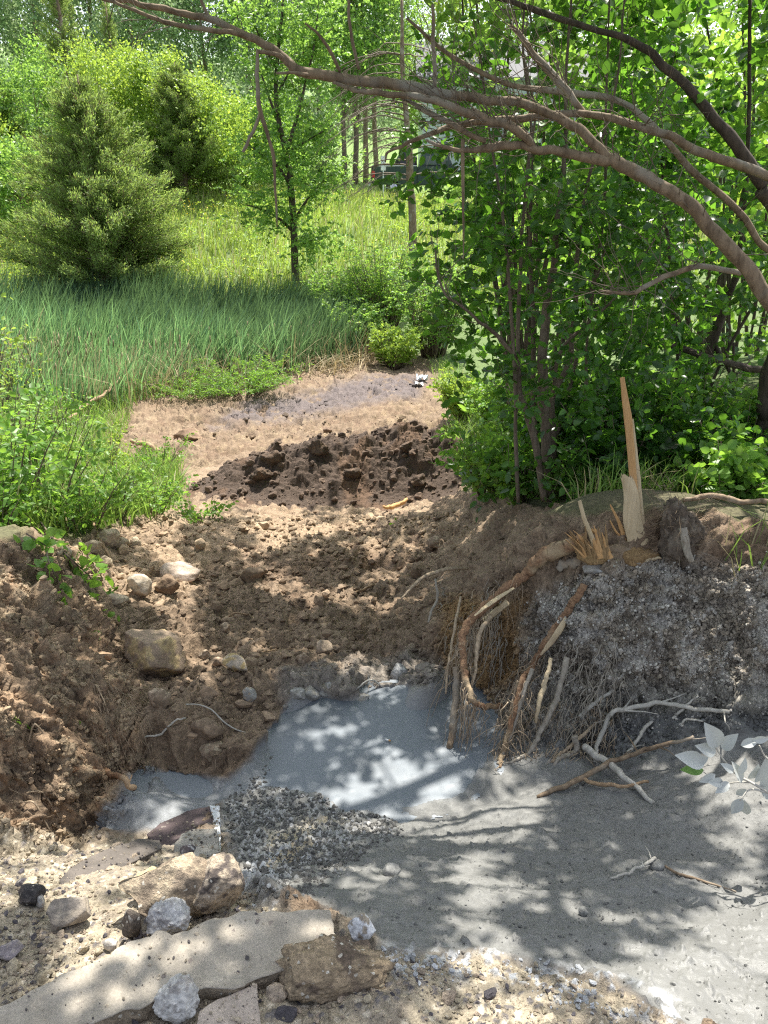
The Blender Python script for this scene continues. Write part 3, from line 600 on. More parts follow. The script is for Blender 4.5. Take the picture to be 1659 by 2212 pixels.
def heap_rock(name, label, cat, u, v, wpx, seed):
    for y in np.linspace(7.2, 10.4, 300):
        p = PY(u, v, y); zz, h = heapz(np.array([p[0]]), np.array([y]))
        if zz[0] > p[2]-.02: break
    W = wpx/F*depth_at(p); V = rock_verts(seed, 4, 9, .3, .16, .4, .75)*W*.5*np.array([1, .9, .85]); p = np.array([p[0], p[1], zz[0]+W*.2])
    tag(mesh(name, V+p, ICO[4][1], M['ground'], col=scol(V/W*2, (.085, .058, .04), (.13, .085, .055), .55, seed), origin=p), label, cat)
heap_rock('soil_clod', 'round dark clod perched on the crest of the soil heap, left of its middle', 'clod', 686, 975, 52, 301)
heap_rock('soil_clod', 'blocky dark clod on the left shoulder of the soil heap', 'clod', 588, 992, 50, 302)
heap_rock('soil_clod', 'tall leaning clod on the left face of the soil heap', 'clod', 566, 1035, 44, 303)
heap_rock('soil_clod', 'brown clod in the centre of the soil heap face', 'clod', 765, 1030, 46, 304)
heap_rock('soil_clod', 'dark clod low on the right side of the soil heap', 'clod', 905, 1040, 42, 305)
heap_rock('soil_clod', 'dark clod near the right crest of the soil heap', 'clod', 880, 968, 36, 306)

BR, TN, GY_, CR, WH = (.22, .155, .10), (.42, .33, .24), (.30, .29, .27), (.46, .38, .27), (.6, .6, .6)
rock('boulder', 'big brown boulder with a broken ochre face and white corner', 'boulder', 325, 1418, 128, 108, 21, (.30, .225, .16), (.46, .35, .19), .56, .9, cuts=12, rough=.08, lo=.5, hi=.75, sub=5, sink=.1)
rock('stone', 'low flat pinkish stone beside the broken stick on the left', 'stone', 385, 1232, 88, 44, 22, (.48, .38, .3), (.6, .5, .42), .55)
rock('stone', 'pale grey brown stone just left of the dark clod', 'stone', 297, 1264, 56, 56, 23, (.38, .31, .23), (.5, .43, .34), .5)
rock('soil_clod', 'dark crumbling clod right of the pale grey brown stone', 'clod', 362, 1268, 54, 46, 24, (.15, .10, .065), BR, .55, rough=.18, fine=.07)
rock('stone', 'wedge shaped stone with an ochre underside right of the big boulder', 'stone', 513, 1447, 58, 42, 25, (.36, .31, .25), (.44, .33, .16), .5, cuts=12, lo=.4, hi=.7, turn=3)
rock('stone', 'left one of two small stones between boulder and wedge stone', 'stone', 441, 1421, 27, 26, 26, BR, TN, .55)
rock('stone', 'right one of two small stones between boulder and wedge stone', 'stone', 469, 1426, 27, 22, 27, (.26, .19, .13), TN, .55)
rock('stone', 'grey stone half buried above the pool edge', 'stone', 537, 1506, 32, 34, 28, GY_, TN, .6)
rock('stone', 'small tan stone on the track below the shaded ridge', 'stone', 486, 1362, 22, 26, 29, TN, BR, .55)
rock('stone', 'rounded brown stone in the middle of the shaded dirt', 'stone', 655, 1417, 32, 24, 30, (.25, .18, .12), TN, .6)
rock('stone', 'angular tan stone in the middle of the shaded dirt', 'stone', 697, 1399, 38, 34, 31, (.32, .25, .18), TN, .55, cuts=12)
rock('stone', 'grey stone beside the pool under the hanging roots', 'stone', 862, 1456, 38, 42, 32, (.30, .29, .27), (.45, .45, .44), .55)
for k, (u, v, wp, lb) in enumerate([(640, 1502, 34, 'grey stone at the pool edge, first from the left in the wet row'), (668, 1500, 40, 'squarish grey stone at the pool edge, second in the wet row'), (706, 1493, 40, 'flat grey stone at the pool edge, last in the wet row'), (785, 1512, 30, 'slurry coated stone at the top edge of the pool')]):
    rock('stone', lb, 'stone', u, v, wp, wp*.8, 40+k, (.26, .25, .22), (.36, .35, .33), .55, cuts=12)
for k, (u, v, wp, hp, lb) in enumerate([(230, 1160, 50, 42, 'large pale stone under the weeds at the bank top'), (118, 1188, 34, 30, 'pale stone at the left end of the row below the weeds'), (170, 1185, 30, 26, 'small tan stone in the row below the weeds'), (198, 1182, 40, 30, 'yellowish stone in the row below the weeds'), (258, 1168, 34, 24, 'thin flat stone right of the large pale stone'), (285, 1160, 36, 30, 'brown stone at the right end of the row below the weeds'), (228, 1205, 30, 30, 'tan stone below the large pale stone'), (140, 1200, 30, 34, 'square dark stone under the row below the weeds'), (250, 1300, 46, 30, 'dusty stone on the bank slope under the grey brown stone')]):
    rock('stone', lb, 'stone', u, v, wp, hp, 50+k, (.36, .29, .21), (.5, .42, .3), .52)
rock('soil_clod', 'large brown clod lying alone on the sunlit flat', 'clod', 405, 943, 66, 34, 61, (.17, .11, .07), (.26, .18, .11), .55, rough=.16, fine=.06)
rock('soil_clod', 'small dark clod on the sunlit flat behind the heap', 'clod', 540, 938, 22, 14, 62, (.12, .08, .05), BR, .55, rough=.16)
rock('soil_clod', 'smaller clod on the sunlit flat right of centre', 'clod', 706, 925, 20, 14, 63, (.14, .09, .06), BR, .55, rough=.16)
rock('stone', 'grey mud spattered stone below the broken stump', 'stone', 1290, 1246, 66, 36, 64, (.30, .28, .25), (.5, .5, .49), .55, cuts=11)
rock('stone', 'small white stone on the right bank face', 'stone', 1247, 1362, 16, 24, 65, (.6, .58, .54), TN, .7, sub=3)
rock('stone', 'round white pebble at the right edge of the bank top', 'pebble', 1612, 1243, 12, 11, 66, (.68, .67, .64), TN, .7, sub=3)
rock('soil_clod', 'brown clod at the top of the gully right of the heap', 'clod', 945, 1178, 50, 32, 67, (.22, .16, .11), TN, .58, rough=.16, fine=.06)
rock('soil_clod', 'crumbly brown clod on the shaded ridge at the right', 'clod', 905, 1240, 46, 30, 68, (.19, .135, .09), BR, .58, rough=.16, fine=.06)
rock('soil_clod', 'crumbly clod in the middle of the shaded ridge', 'clod', 545, 1250, 60, 36, 69, (.19, .135, .09), BR, .58, rough=.16, fine=.06)
rock('soil_clod', 'brown lump of soil at the pool edge on the left', 'clod', 440, 1570, 70, 52, 70, (.2, .145, .10), (.3, .22, .15), .58, rough=.16, fine=.06)
rock('stone', 'muddy block on the slope left of the pool', 'stone', 345, 1520, 46, 50, 71, (.24, .18, .125), TN, .58, cuts=11)
rock('stone', 'rounded brown stone low beside the pool arm', 'stone', 455, 1625, 60, 36, 72, (.25, .185, .13), (.34, .28, .2), .58)
# broken pavement
AG = (.33, .265, .19)
def slab(name, label, cat, top, thick, ctop, cside, seed, jag=.008, mat='slab', parent=None, altt=None, smat='aggregate', edge=None):
    """broken slab: outline of (u, v, z) corners of its top face, thickness in m; body plus a broken edge part"""
    rs = np.random.RandomState(seed); P = np.array([PZ(*q) for q in top]); n = len(P); L = []
    for i in range(n):
        a, b = P[i], P[(i+1) % n]; k = max(2, int(np.linalg.norm(b-a)/.008))
        for t in range(k): L.append(a+(b-a)*t/k)
    L = np.array(L); m = len(L); cen = L.mean(0)
    D = L-cen; D[:, 2] = 0; D /= np.linalg.norm(D, axis=1)[:, None]+1e-9
    s = np.arange(m)*.008; q = np.stack([np.cos(np.arange(m)/m*6.283)*m*.02, np.sin(np.arange(m)/m*6.283)*m*.02, np.zeros(m)], 1)
    L = L+D*((fbm3(q, 1.6, 4, seed)-.5)*jag*4)[:, None]
    A_, B_ = np.linalg.lstsq(np.c_[L[:, :2], np.ones(m)], L[:, 2], rcond=None)[0][:2]; nrm = np.array([-A_, -B_, 1]); nrm /= np.linalg.norm(nrm)
    body = empty(name, cen, label, cat) if parent is None else parent
    rings = []
    shr = [1., .985, .95, .9, .8, .68, .55, .4, .25, .1]
    for f in shr:
        q = cen+(L-cen)*f; rings.append(q)
    rings[0] = rings[0]-nrm*.003
    V = np.vstack(rings+[cen[None]]); j = np.arange(m); k = (j+1) % m; Fq = []
    for i in range(len(shr)-1): Fq.append(np.stack([i*m+j, i*m+k, (i+1)*m+k, (i+1)*m+j], 1))
    i = len(shr)-1; tri = np.stack([i*m+j, i*m+k, np.full(m, len(V)-1)], 1)
    cc = np.zeros((len(V), 3))+np.array(ctop)
    mesh('top_face', V, [np.vstack(Fq), tri], M[mat], body, col=cc)
    ng = 170; rg = np.random.RandomState(seed+50); ii = rg.randint(0, m, ng); ff = 1-rg.uniform(0.02, 1, ng)**1.6*.9; G0 = cen+(L[ii]-cen)*ff[:, None]; sg = .0012*(6.)**(rg.uniform(0, 1, ng)**2.5)
    Tg, Fg = ICO[1]; Ag = np.stack([rock_verts(900+k, 1, 8, .24, .08, .35, .75) for k in range(8)])[rg.randint(0, 8, ng)]*sg[:, None, None]+(G0+nrm*(sg*.4)[:, None])[:, None]
    kc = rg.uniform(0, 1, ng)[:, None]; cg = np.where(kc < .25, np.array([[.09, .08, .08]]), np.array([[.4, .34, .26]]))*rg.uniform(.6, 1.15, ng)[:, None]
    mesh('slab_grit', Ag.reshape(-1, 3), (np.arange(ng)[:, None, None]*len(Tg)+Fg[None]).reshape(-1, 3), M['stone'], body, col=np.repeat(cg, len(Tg), 0), smooth=False)['kind'] = 'stuff'
    rings = []; K = max(4, int(thick/.006))
    for i in range(K+1):
        f = i/K; q = L-nrm*(.0035+thick*f); w_ = np.stack([L[:, 0], L[:, 1], L[:, 2]-thick*f], 1)
        rings.append(q+D*(((fbm3(w_, 30, 4, seed+2)-.5)*.03+(fbm3(w_, 110, 2, seed+3)-.5)*.012)*min(1, f*6+.15)-.004)[:, None])
    V = np.vstack(rings); Fq = np.vstack([np.stack([i*m+k, i*m+j, (i+1)*m+j, (i+1)*m+k], 1) for i in range(K)])
    mesh('broken_edge', V, Fq, M[smat], body, col=scol(V*6, cside, tuple(np.array(cside)*.55), .58, seed+1, 4.))
    return body
slab('concrete_slab', 'long smooth grey concrete slab lying across the bottom left foreground', 'concrete slab',
     [(-160,2235,.02),(0,2172,.015),(62,2137,.01),(215,2072,0.),(280,2038,-.01),(330,2016,-.01),(420,1998,-.01),(520,1968,-.01),(715,1962,-.03),(728,1990,-.03),(742,2040,-.03),(742,2066,-.03),(620,2086,-.02),(550,2116,-.01),(500,2134,0),(430,2132,0),(350,2156,0),(275,2172,.01),(190,2215,.015),(60,2260,.02)], .075, (.33, .295, .245), AG, 5, .014)
slab('pavement_piece', 'pinkish flat pavement piece with a black edge at the bottom edge', 'pavement piece',
     [(425,2215,.0),(432,2185,0),(470,2158,-.01),(556,2122,-.02),(562,2215,-.02),(566,2300,-.0),(420,2300,0)], .05, (.40, .34, .29), (.06, .055, .06), 6, .003)
slab('asphalt_slab', 'dark weathered asphalt slab sloping beneath the left bank', 'asphalt slab',
     [(128,1900,-.24),(150,1875,-.28),(225,1835,-.36),(300,1812,-.42),(345,1815,-.44),(352,1830,-.42),(270,1870,-.33),(215,1900,-.27),(165,1935,-.21),(135,1925,-.22)], 0.05, (.125, .108, .095), (.2, .17, .14), 7, .004, altt=(.26, .22, .18))
asl = slab('asphalt_slab', 'dark maroon asphalt slab with a white painted end beside the pool', 'asphalt slab',
     [(318,1802,-.60),(345,1778,-.61),(405,1752,-.62),(452,1741,-.63),(462,1765,-.61),(462,1830,-.52),(400,1850,-.5),(345,1838,-.54)], .06, (.095, .07, .07), (.12, .1, .1), 8, .004, altt=(.16, .12, .12))
slab_paint = slab('w', None, None, [(452,1739,-.625),(474,1739,-.625),(476,1790,-.57),(478,1836,-.515),(462,1836,-.515),(460,1768,-.60)], .055, (.66, .68, .70), (.58, .6, .62), 9, .004, parent=asl, altt=(.4, .4, .42), smat='stone')
slab('concrete_block', 'small grey concrete block standing in front of the white painted slab end', 'concrete block',
     [(375,1822,-.46),(392,1800,-.47),(418,1790,-.48),(468,1792,-.48),(476,1838,-.46),(430,1856,-.44),(376,1846,-.45)], .07, (.30, .28, .245), (.34, .31, .26), 10, .005)
rock('rubble_block', 'long tilted aggregate block leaning against the round rough lump', 'rubble', 395, 1915, 225, 165, 81, (.40, .325, .23), (.24, .19, .14), .56, .6, 'aggregate', 14, .10, .08, 5, lo=.38, hi=.66, turn=5)
rock('rubble_block', 'rounded rough lump with black lower side resting on the slab', 'rubble', 466, 1925, 122, 122, 82, (.40, .33, .25), (.11, .09, .08), .57, .8, 'aggregate', 7, .06, .06, 5, sink=.05)
rock('rubble_block', 'yellowish cobble set in the end of the tilted block', 'rubble', 318, 1935, 78, 62, 83, (.5, .4, .22), (.36, .3, .22), .6, .8, 'stone', 6, .06, .03, 4, sink=-.1)
rock('lime_lump', 'white grey crusted lump on the concrete slab edge', 'lump', 361, 2003, 98, 76, 84, (.48, .475, .47), (.3, .29, .29), .6, .8, 'stone', 6, .12, .12, 5, sink=.02)
rock('lime_lump', 'white grey crusted lump at the bottom edge in front of the slab', 'lump', 384, 2182, 104, 96, 85, (.5, .49, .47), (.32, .3, .285), .6, .8, 'stone', 6, .12, .12, 5, sink=.02)
rock('rubble_block', 'long rough broken chunk of aggregate under the right end of the slab', 'rubble', 722, 2118, 270, 92, 86, (.34, .26, .17), (.15, .11, .08), .55, .5, 'aggregate', 13, .13, .12, 5, sink=.15, turn=9, lo=.45)
rock('rubble_block', 'narrow white topped stone right of the slab end', 'rubble', 782, 2015, 62, 82, 87, (.62, .63, .65), (.34, .29, .23), .52, .8, 'stone', 10, .07, .04, 5, sink=.12)
rock('rubble_block', 'angular grey block at the lower left of the gravel slope', 'rubble', 150, 1985, 92, 58, 88, (.24, .21, .18), (.35, .3, .24), .55, .8, 'stone', 12, .06, .03, 4, sink=.2)
rock('asphalt_lump', 'black asphalt lump in the gravel at the left', 'asphalt lump', 60, 1942, 58, 42, 89, (.06, .055, .055), (.14, .12, .11), .6, .8, 'aggregate', 8, .1, .06, 4)
rock('stone', 'small white grey stone right of the black asphalt lump', 'stone', 86, 1944, 24, 36, 90, (.5, .49, .47), (.36, .3, .25), .6, sub=3)
rock('asphalt_lump', 'dark chunk capping the ridge of rubble', 'asphalt lump', 408, 1858, 34, 20, 91, (.07, .06, .065), (.4, .4, .42), .6, sub=3, sink=-.9)
rock('stone', 'dull purple grey stone at the far left of the gravel', 'stone', 18, 2062, 56, 40, 92, (.26, .23, .24), (.36, .32, .3), .55)
rock('stone', 'whitish thin stone beside the left edge of the slab', 'stone', 238, 2035, 30, 34, 93, (.5, .47, .42), (.36, .33, .3), .55, sub=3)
rock('rubble_block', 'dark broken piece wedged under the tilted block', 'rubble', 288, 1998, 44, 88, 94, (.13, .105, .085), (.2, .165, .13), .56, .9, 'aggregate', 10, .08, .05, 4, sink=.1)
rock('mud_lump', 'smooth pale mud lump at the near end of the grey mud', 'mud lump', 845, 1886, 40, 22, 95, (.21, .21, .2), (.25, .25, .24), .6, sub=3, mat='stone', cuts=3)
rock('mud_lump', 'dark mud lump casting a shadow on the grey mud', 'mud lump', 1262, 1968, 22, 18, 96, (.19, .19, .18), (.24, .24, .23), .6, sub=3, cuts=4)
rock('mud_lump', 'mud lump beside the twig on the grey mud', 'mud lump', 1420, 1878, 34, 18, 97, (.19, .19, .18), (.24, .24, .23), .6, sub=3, cuts=4)

# ------------------------------------------------------------------ sticks, stump, roots
def curve_uv(pts, n=None):
    """(u, v, y, radius px) rows -> world points and radii"""
    P = np.array([PY(u, v, y) for u, v, y, r in pts]); rr = np.array([r/F*depth_at(p) for p, (_, _, _, r) in zip(P, pts)])
    n = n or max(8, len(pts)*6); Q = crom(np.c_[P, rr], n); return Q[:, :3], np.maximum(Q[:, 3], .0004)
def on_ground(pts, lift=0.):
    """(u, v, radius px[, lift m]) rows lying on the ground -> world rows"""
    out = []
    for q in pts:
        p = hit(q[0], q[1]); l = q[3] if len(q) > 3 else lift; r = q[2]/F*depth_at(p)
        p = p+np.array([0, 0, r*.6+l]); out.append([*p, r])
    return np.array(out)
def stick(name, label, cat, pts, mat='stick', n=None, wig=.15, seed=1, twigs=0, sides=7, group=None):
    G = on_ground(pts); Q = crom(G, n or len(pts)*7); rs = np.random.RandomState(seed); mb = MB()
    P = wiggle(Q[:, :3], Q[:, 3].mean()*3*wig*3, seed); r = np.maximum(Q[:, 3], .0006); mb.add(*tube(P, r, sides, .35, seed))
    for k in range(twigs):
        i = rs.randint(len(P)//4, len(P)-1); L = np.linalg.norm(P[-1]-P[0])*rs.uniform(.12, .3); t = P[i]-P[i-1]; t /= np.linalg.norm(t)+1e-9
        d = t+rs.normal(size=3)*.7; d[2] = abs(d[2])*.6; d /= np.linalg.norm(d)
        B = P[i]+d*np.linspace(0, L, 7)[:, None]; B = wiggle(B, L*.08, seed+k+3); mb.add(*tube(B, np.linspace(r[i]*.5, r[i]*.15, 7), 4))
    return tag(mb.build(name, M[mat], origin=P.mean(0)), label, cat, group)
stick('broken_branch', 'orange barked broken branch jutting from the left bank over the pool arm', 'branch', [(143,1678,7,.02),(185,1690,7,.06),(235,1712,6,.08),(275,1725,6,.08),(297,1737,6,.06)], 'root', seed=3, twigs=2)
stick('stick', 'thin brown stick lying past the pale stones on the left', 'stick', [(262,1224,3),(300,1236,4),(335,1244,4),(372,1256,4,.03)], 'stick_brown', seed=4)
stick('stick', 'brown stick slanting down the bank top by the large pale stone', 'stick', [(203,1145,4,.05),(222,1180,4),(240,1206,3),(255,1213,2)], 'stick_brown', seed=5)
stick('stick', 'bent tan stick leaning out of the weeds at the edge of the flat', 'stick', [(150,922,4,.1),(190,905,4,.25),(230,892,4,.3),(250,880,3,.35),(268,862,3,.42)], 'stick_brown', seed=6)
stick('stick', 'tan broken log end lying on the sunlit flat left of the large clod', 'stick', [(285,968,4,.05),(320,972,6,.04),(362,980,5)], 'stick_brown', seed=7)
stick('stick', 'pale splintered stick at the foot of the soil heap', 'stick', [(828,1112,3,.06),(850,1106,5,.06),(878,1097,4,.08)], 'wood', seed=8)
stick('stick', 'dark forked stick standing out of the soil heap', 'stick', [(868,1068,4,.35),(880,1050,4,.35),(905,1058,3,.4)], 'bark_grey', seed=9, twigs=2)
stick('stick', 'thin curved twig crossing the slope above the pool arm', 'stick', [(312,1598,2),(350,1592,2.4,.02),(380,1580,2,.03),(402,1562,1.6,.02)], 'stick', seed=10)
stick('stick', 'long thin stem lying from the slope down to the slurry', 'stick', [(400,1530,1.5),(450,1540,1.6,.02),(500,1572,1.6,.02),(570,1600,1.2)], 'stick', seed=11)
stick('twig', 'small dark twig floating in the middle of the pool', 'twig', [(724,1667,2),(745,1678,2.2),(768,1691,1.6)], 'bark_grey', seed=12)
stick('twig', 'thin straight twig in the shaded dirt above the wedge stone', 'twig', [(480,1345,1.6,.01),(505,1341,1.8,.02),(535,1338,1.4,.01)], 'stick_brown', seed=13)
stick('twig', 'long fine twig on the dirt below the rounded brown stone', 'twig', [(540,1412,1.3),(590,1400,1.6,.01),(640,1396,1.3)], 'stick_brown', seed=14)
stick('twig', 'short tan twig on the right part of the shaded dirt', 'twig', [(760,1290,2.4),(800,1277,3,.02),(838,1258,2.2,.03)], 'stick_brown', seed=15)
stick('stick', 'grey stick and twigs lying in the shallow grey mud at the right', 'stick', [(1318,1905,2,.01),(1350,1897,3,.015),(1385,1885,3.5,.02),(1412,1876,4,.03)], 'stick', seed=16, twigs=5)
stick('stick', 'thin pale stick running right from the mud lump', 'stick', [(1408,1874,2.4,.02),(1460,1893,3,.01),(1520,1905,2.6,.005),(1590,1924,1.6)], 'bark_grey', seed=17)
stick('stick', 'pale bare stick sloping down to the mud below the right bank', 'stick', [(1259,1637,8,.05),(1300,1662,8,.05),(1350,1698,7,.03),(1407,1730,5,.0)], 'stick', seed=18)
stick('stick', 'long dark stick lying along the foot of the right bank', 'stick', [(1160,1724,4,.0),(1220,1708,6,.02),(1290,1680,6,.05),(1350,1660,5,.08),(1420,1650,4,.1),(1490,1640,3,.12)], 'bark_grey', seed=19, twigs=5)
stick('stick', 'short dark stick under the pale bare stick', 'stick', [(1248,1690,4,.02),(1290,1706,4.5,.02),(1340,1712,4,.02),(1400,1700,3,.02)], 'stick_brown', seed=20)
stick('stick', 'arching bare branch on the lower right bank', 'branch', [(1284,1650,4,.0),(1292,1610,5,.05),(1312,1580,5,.08),(1350,1565,5.5,.08),(1420,1560,5,.08),(1500,1566,5,.06),(1572,1570,4,.05)], 'stick', seed=21, twigs=4)
stick('stick', 'curved branch rising out of the mud to the arching branch', 'branch', [(1330,1655,3.5,.03),(1360,1640,4,.05),(1380,1600,4,.05),(1405,1572,3.5,.05)], 'stick', seed=22, twigs=2)
stick('stick', 'split pale stick on the right bank above the arching branch', 'stick', [(1250,1562,5,.06),(1280,1540,4.5,.06),(1325,1512,4,.06)], 'stick', seed=23, twigs=3)
stick('twig', 'short twig slanting on the right bank', 'twig', [(1448,1575,3,.04),(1470,1560,3,.06),(1500,1545,2,.06)], 'stick', seed=24)
stick('twig', 'little stick on the bank left of the grey leaves', 'twig', [(1458,1592,2,.03),(1480,1584,2.4,.04),(1515,1582,2,.04)], 'stick', seed=25)
stick('stick', 'grey branch lying in the grass at the right edge of the bank top', 'branch', [(1470,1110,5,.05),(1530,1112,6,.06),(1600,1114,6,.07),(1680,1118,6,.08)], 'bark_grey', seed=26)
stick('twig_cluster', 'muddy clump of pale twigs stranded at the top of the pool', 'twigs', [(672,1560,1.4,.0),(690,1548,2,.03),(712,1556,1.6,.02),(745,1570,1.6,.0)], 'stick', seed=27, twigs=16)
stick('twig_cluster', 'white slurry dipped twigs at the upper right pool edge', 'twigs', [(768,1500,1.5,.03),(800,1494,2,.06),(830,1508,1.6,.05),(852,1520,1.4,.02)], 'stick', seed=28, twigs=10)

for k, (a, b, lb) in enumerate([((60, 1600), (115, 1640), 'fine root curling out of the left bank'), ((90, 1555), (160, 1540), 'thin pale root on the left bank face'), ((40, 1760), (120, 1815), 'dark root dangling at the lower left bank'), ((195, 1500), (235, 1560), 'hairy root at the right edge of the left bank'), ((130, 1770), (60, 1730), 'forked root low on the left bank')]):
    stick('bank_root', lb, 'root', [(a[0], a[1], 1.6, .0), ((a[0]+b[0])/2, (a[1]+b[1])/2-14, 2, .06), (b[0], b[1], 1.2, .03)], 'root_fine', seed=60+k, twigs=5)
# rootlets matted on the bank corner above the pool arm
mb = MB(); rs = np.random.RandomState(71)
for k in range(230):
    u0, v0 = rs.normal(250, 26), rs.normal(1500, 40); p = hit(u0, v0); L = rs.uniform(.12, .4); d = np.array([rs.normal(.25, .2), rs.normal(-.1, .25), -1.]); d /= np.linalg.norm(d)
    P = p+np.array([.02, -.05, .02])+d*np.linspace(0, L, 7)[:, None]; P = wiggle(P, L*.12, k); g = gz(P[:, 0], P[:, 1]); P[:, 2] = np.maximum(P[:, 2], g+.01)
    mb.add(*tube(P, np.linspace(.0016, .0007, 7), 3), rnd=rs.uniform())
tag(mb.build('rootlets', M['root_fine']), kind='stuff')

# the snapped stump on the right bank
st0 = hit(1368, 1195); st0[2] -= .03
stump = empty('broken_stump', st0, 'shattered tree stump with one tall pale splinter standing on the right bank', 'stump')
def splinter(name, pts, mat, seed, thick=.35, jag=.25, label=None, n=40, parent=None):
    """flat splinter: (u, v, y, half width px) rows, ragged at its end"""
    Q, r = curve_uv(pts, n); rs = np.random.RandomState(seed); V, Fs = tube(Q, r, 8, jag, seed, thick)
    o = mesh(name, V, Fs, M[mat], parent or stump, smooth=False)
    if label: o['label'] = label
    return o
y0 = st0[1]
def ragged(name, top, bot, mat, seed, teeth=7, depth=.012):
    """board with a torn top edge; bot and top are (left u, right u, v, y)"""
    rs = np.random.RandomState(seed); nx, nz = 15, 30; T_, B_ = top, bot; V = []
    tl = 1-rs.uniform(0, .09, nx)
    for side in (0, 1):
        for i in range(nz):
            for j in range(nx):
                f = i/(nz-1)*(tl[j] if i > nz*.6 else 1); g = j/(nx-1); w = .5*(1+.25*math.sin(f*7+seed))
                ul = B_[0]*(1-f)+T_[0]*f; ur = B_[1]*(1-f)+T_[1]*f; v = B_[2]*(1-f)+T_[2]*f; y = B_[3]*(1-f)+T_[3]*f
                p = PY(ul+(ur-ul)*g+rs.normal()*.25+3*math.sin(f*9+seed), v, y+(g-.5)**2*.06+side*depth*(1-abs(2*g-1)**3*.7)); V.append(p)
    V = np.array(V); I = np.arange(nz*nx).reshape(nz, nx); q = np.stack([I[:-1, :-1], I[:-1, 1:], I[1:, 1:], I[1:, :-1]], -1).reshape(-1, 4)
    b = np.concatenate([I[0], I[1:, -1], I[-1, -2::-1], I[-2:0:-1, 0]]); rim = np.stack([b, np.roll(b, -1), np.roll(b, -1)+nz*nx, b+nz*nx], 1)
    return mesh(name, V, np.vstack([q, q[:, ::-1]+nz*nx, rim[:, ::-1]]), M[mat], stump, smooth=False)
ragged('splinter_base', (1340, 1366, 1022, y0+.0), (1356, 1405, 1196, y0-.01), 'wood_pale', 1, depth=.03)
splinter('tall_splinter', [(1379,1190,y0+.02,11),(1374,1120,y0+.02,9),(1368,1040,y0+.02,8.5),(1362,960,y0+.02,8.5),(1356,900,y0+.02,8.5),(1350,860,y0+.02,7),(1347,838,y0+.02,5.5),(1344,815,y0+.02,5)], 'wood', 2, .35, .14)
splinter('splinter', [(1392,1180,y0+.04,6),(1383,1080,y0+.035,5),(1374,990,y0+.03,5),(1366,905,y0+.03,2.5)], 'wood_pale', 3, .5, .2)
splinter('splinter', [(1292,1200,y0-.08,7),(1278,1160,y0-.1,5),(1262,1120,y0-.12,4.5),(1252,1082,y0-.13,4)], 'wood_pale', 4, .5, .15)
for k, (a, b, c, d) in enumerate([(1300, 1205, 1283, 1135), (1306, 1205, 1292, 1138), (1296, 1205, 1272, 1140), (1312, 1206, 1308, 1132), (1318, 1206, 1300, 1150), (1289, 1205, 1268, 1165)]):
    splinter('splinter', [(a, b, y0-.1, 7), ((a+c)/2, (b+d)/2, y0-.1, 4), (c, d, y0-.1, .8)], 'wood_wet' if k % 2 else 'wood', 10+k, .5, .3)
splinter('splinter', [(1352,1180,y0+.03,5),(1340,1135,y0+.03,4),(1318,1090,y0+.03,1.5)], 'wood', 20, .5, .2)
splinter('splinter', [(1348,1165,y0+.05,5),(1332,1150,y0+.04,4),(1318,1125,y0+.04,2.5)], 'wood', 21, .6, .2)
ragged('bark_slab', (1262, 1285, 1140, y0+.06), (1345, 1366, 1188, y0+.05), 'wood', 22, depth=.02)
for k in range(7):
    u0 = 1420+k*6.5; splinter('splinter', [(u0-6, 1205, y0+.1, 6), (u0-8+k, 1165, y0+.1, 5), (u0-12+k*2.2, 1122+rs.uniform(0, 26), y0+.11, 1.4)], 'wood_wet', 30+k, .6, .3)
rk = np.random.RandomState(4)
for k in range(16):
    a = rk.uniform(-.6, 1.3); u1 = 1252+rk.uniform(-6, 22); v1 = 1190+rk.uniform(-12, 14)
    splinter('splinter', [(u1, v1, y0-.12, 5), (u1-14*a, v1-18, y0-.14, 3.4), (u1-26*a-8, v1-rk.uniform(26, 44), y0-.16, .8)], 'wood_wet' if k % 3 else 'wood', 40+k, .6, .35, n=14)
rock_ = rock_verts(402, 4, 4, .2, .1)*np.array([.11, .09, .07])+st0+np.array([.02, .02, .01])
mesh('root_collar', rock_, ICO[4][1], M['wood_wet'], stump)
rock_ = rock_verts(403, 4, 4, .2, .1)*np.array([.09, .08, .06])+hit(1290, 1212)+np.array([0, 0, .02])
mesh('root_collar', rock_, ICO[4][1], M['wood_wet'], stump)
def root(pts, mat='root', seed=1, lump_=.3, sides=9, label=None, n=None, frac=0):
    Q, r = curve_uv(pts, n or len(pts)*8)
    Q = wiggle(Q, r.mean()*.5, seed, 1.6); g = gz(Q[:, 0], Q[:, 1]); Q[:, 2] = np.where(Q[:, 2] < g-.0, np.minimum(g+r*.5, Q[:, 2]+.12), Q[:, 2])
    o = mesh('root', *tube(Q, r, sides, lump_, seed), M[mat], stump)
    if label: o['label'] = label
    return Q, r
def yb(u, v, d=.03):  # just in front of the bank face
    return hit(u, v)[1]-d
def R1(l, d=.085): return [(u, v, yb(u, v, d), r) for u, v, r in l]
rA = root([(1265,1168,yb(1265,1190,.03),17),(1225,1180,yb(1225,1196,.03),17),(1190,1193,yb(1190,1205,.03),17),(1160,1212,yb(1160,1225,.04),14),(1137,1240,yb(1137,1246),12),(1100,1268,3.42,11),(1060,1300,3.36,10),(1025,1330,3.28,9),(1003,1362,3.2,9),(998,1405,3.1,8),(1003,1450,3.0,7.5),(1012,1490,2.93,7),(1022,1515,2.9,6.5),(1048,1526,2.92,6),(1085,1523,3.0,5)], 'root', 5, .25, label='thick reddish root with ringed bark curving down over the pool')
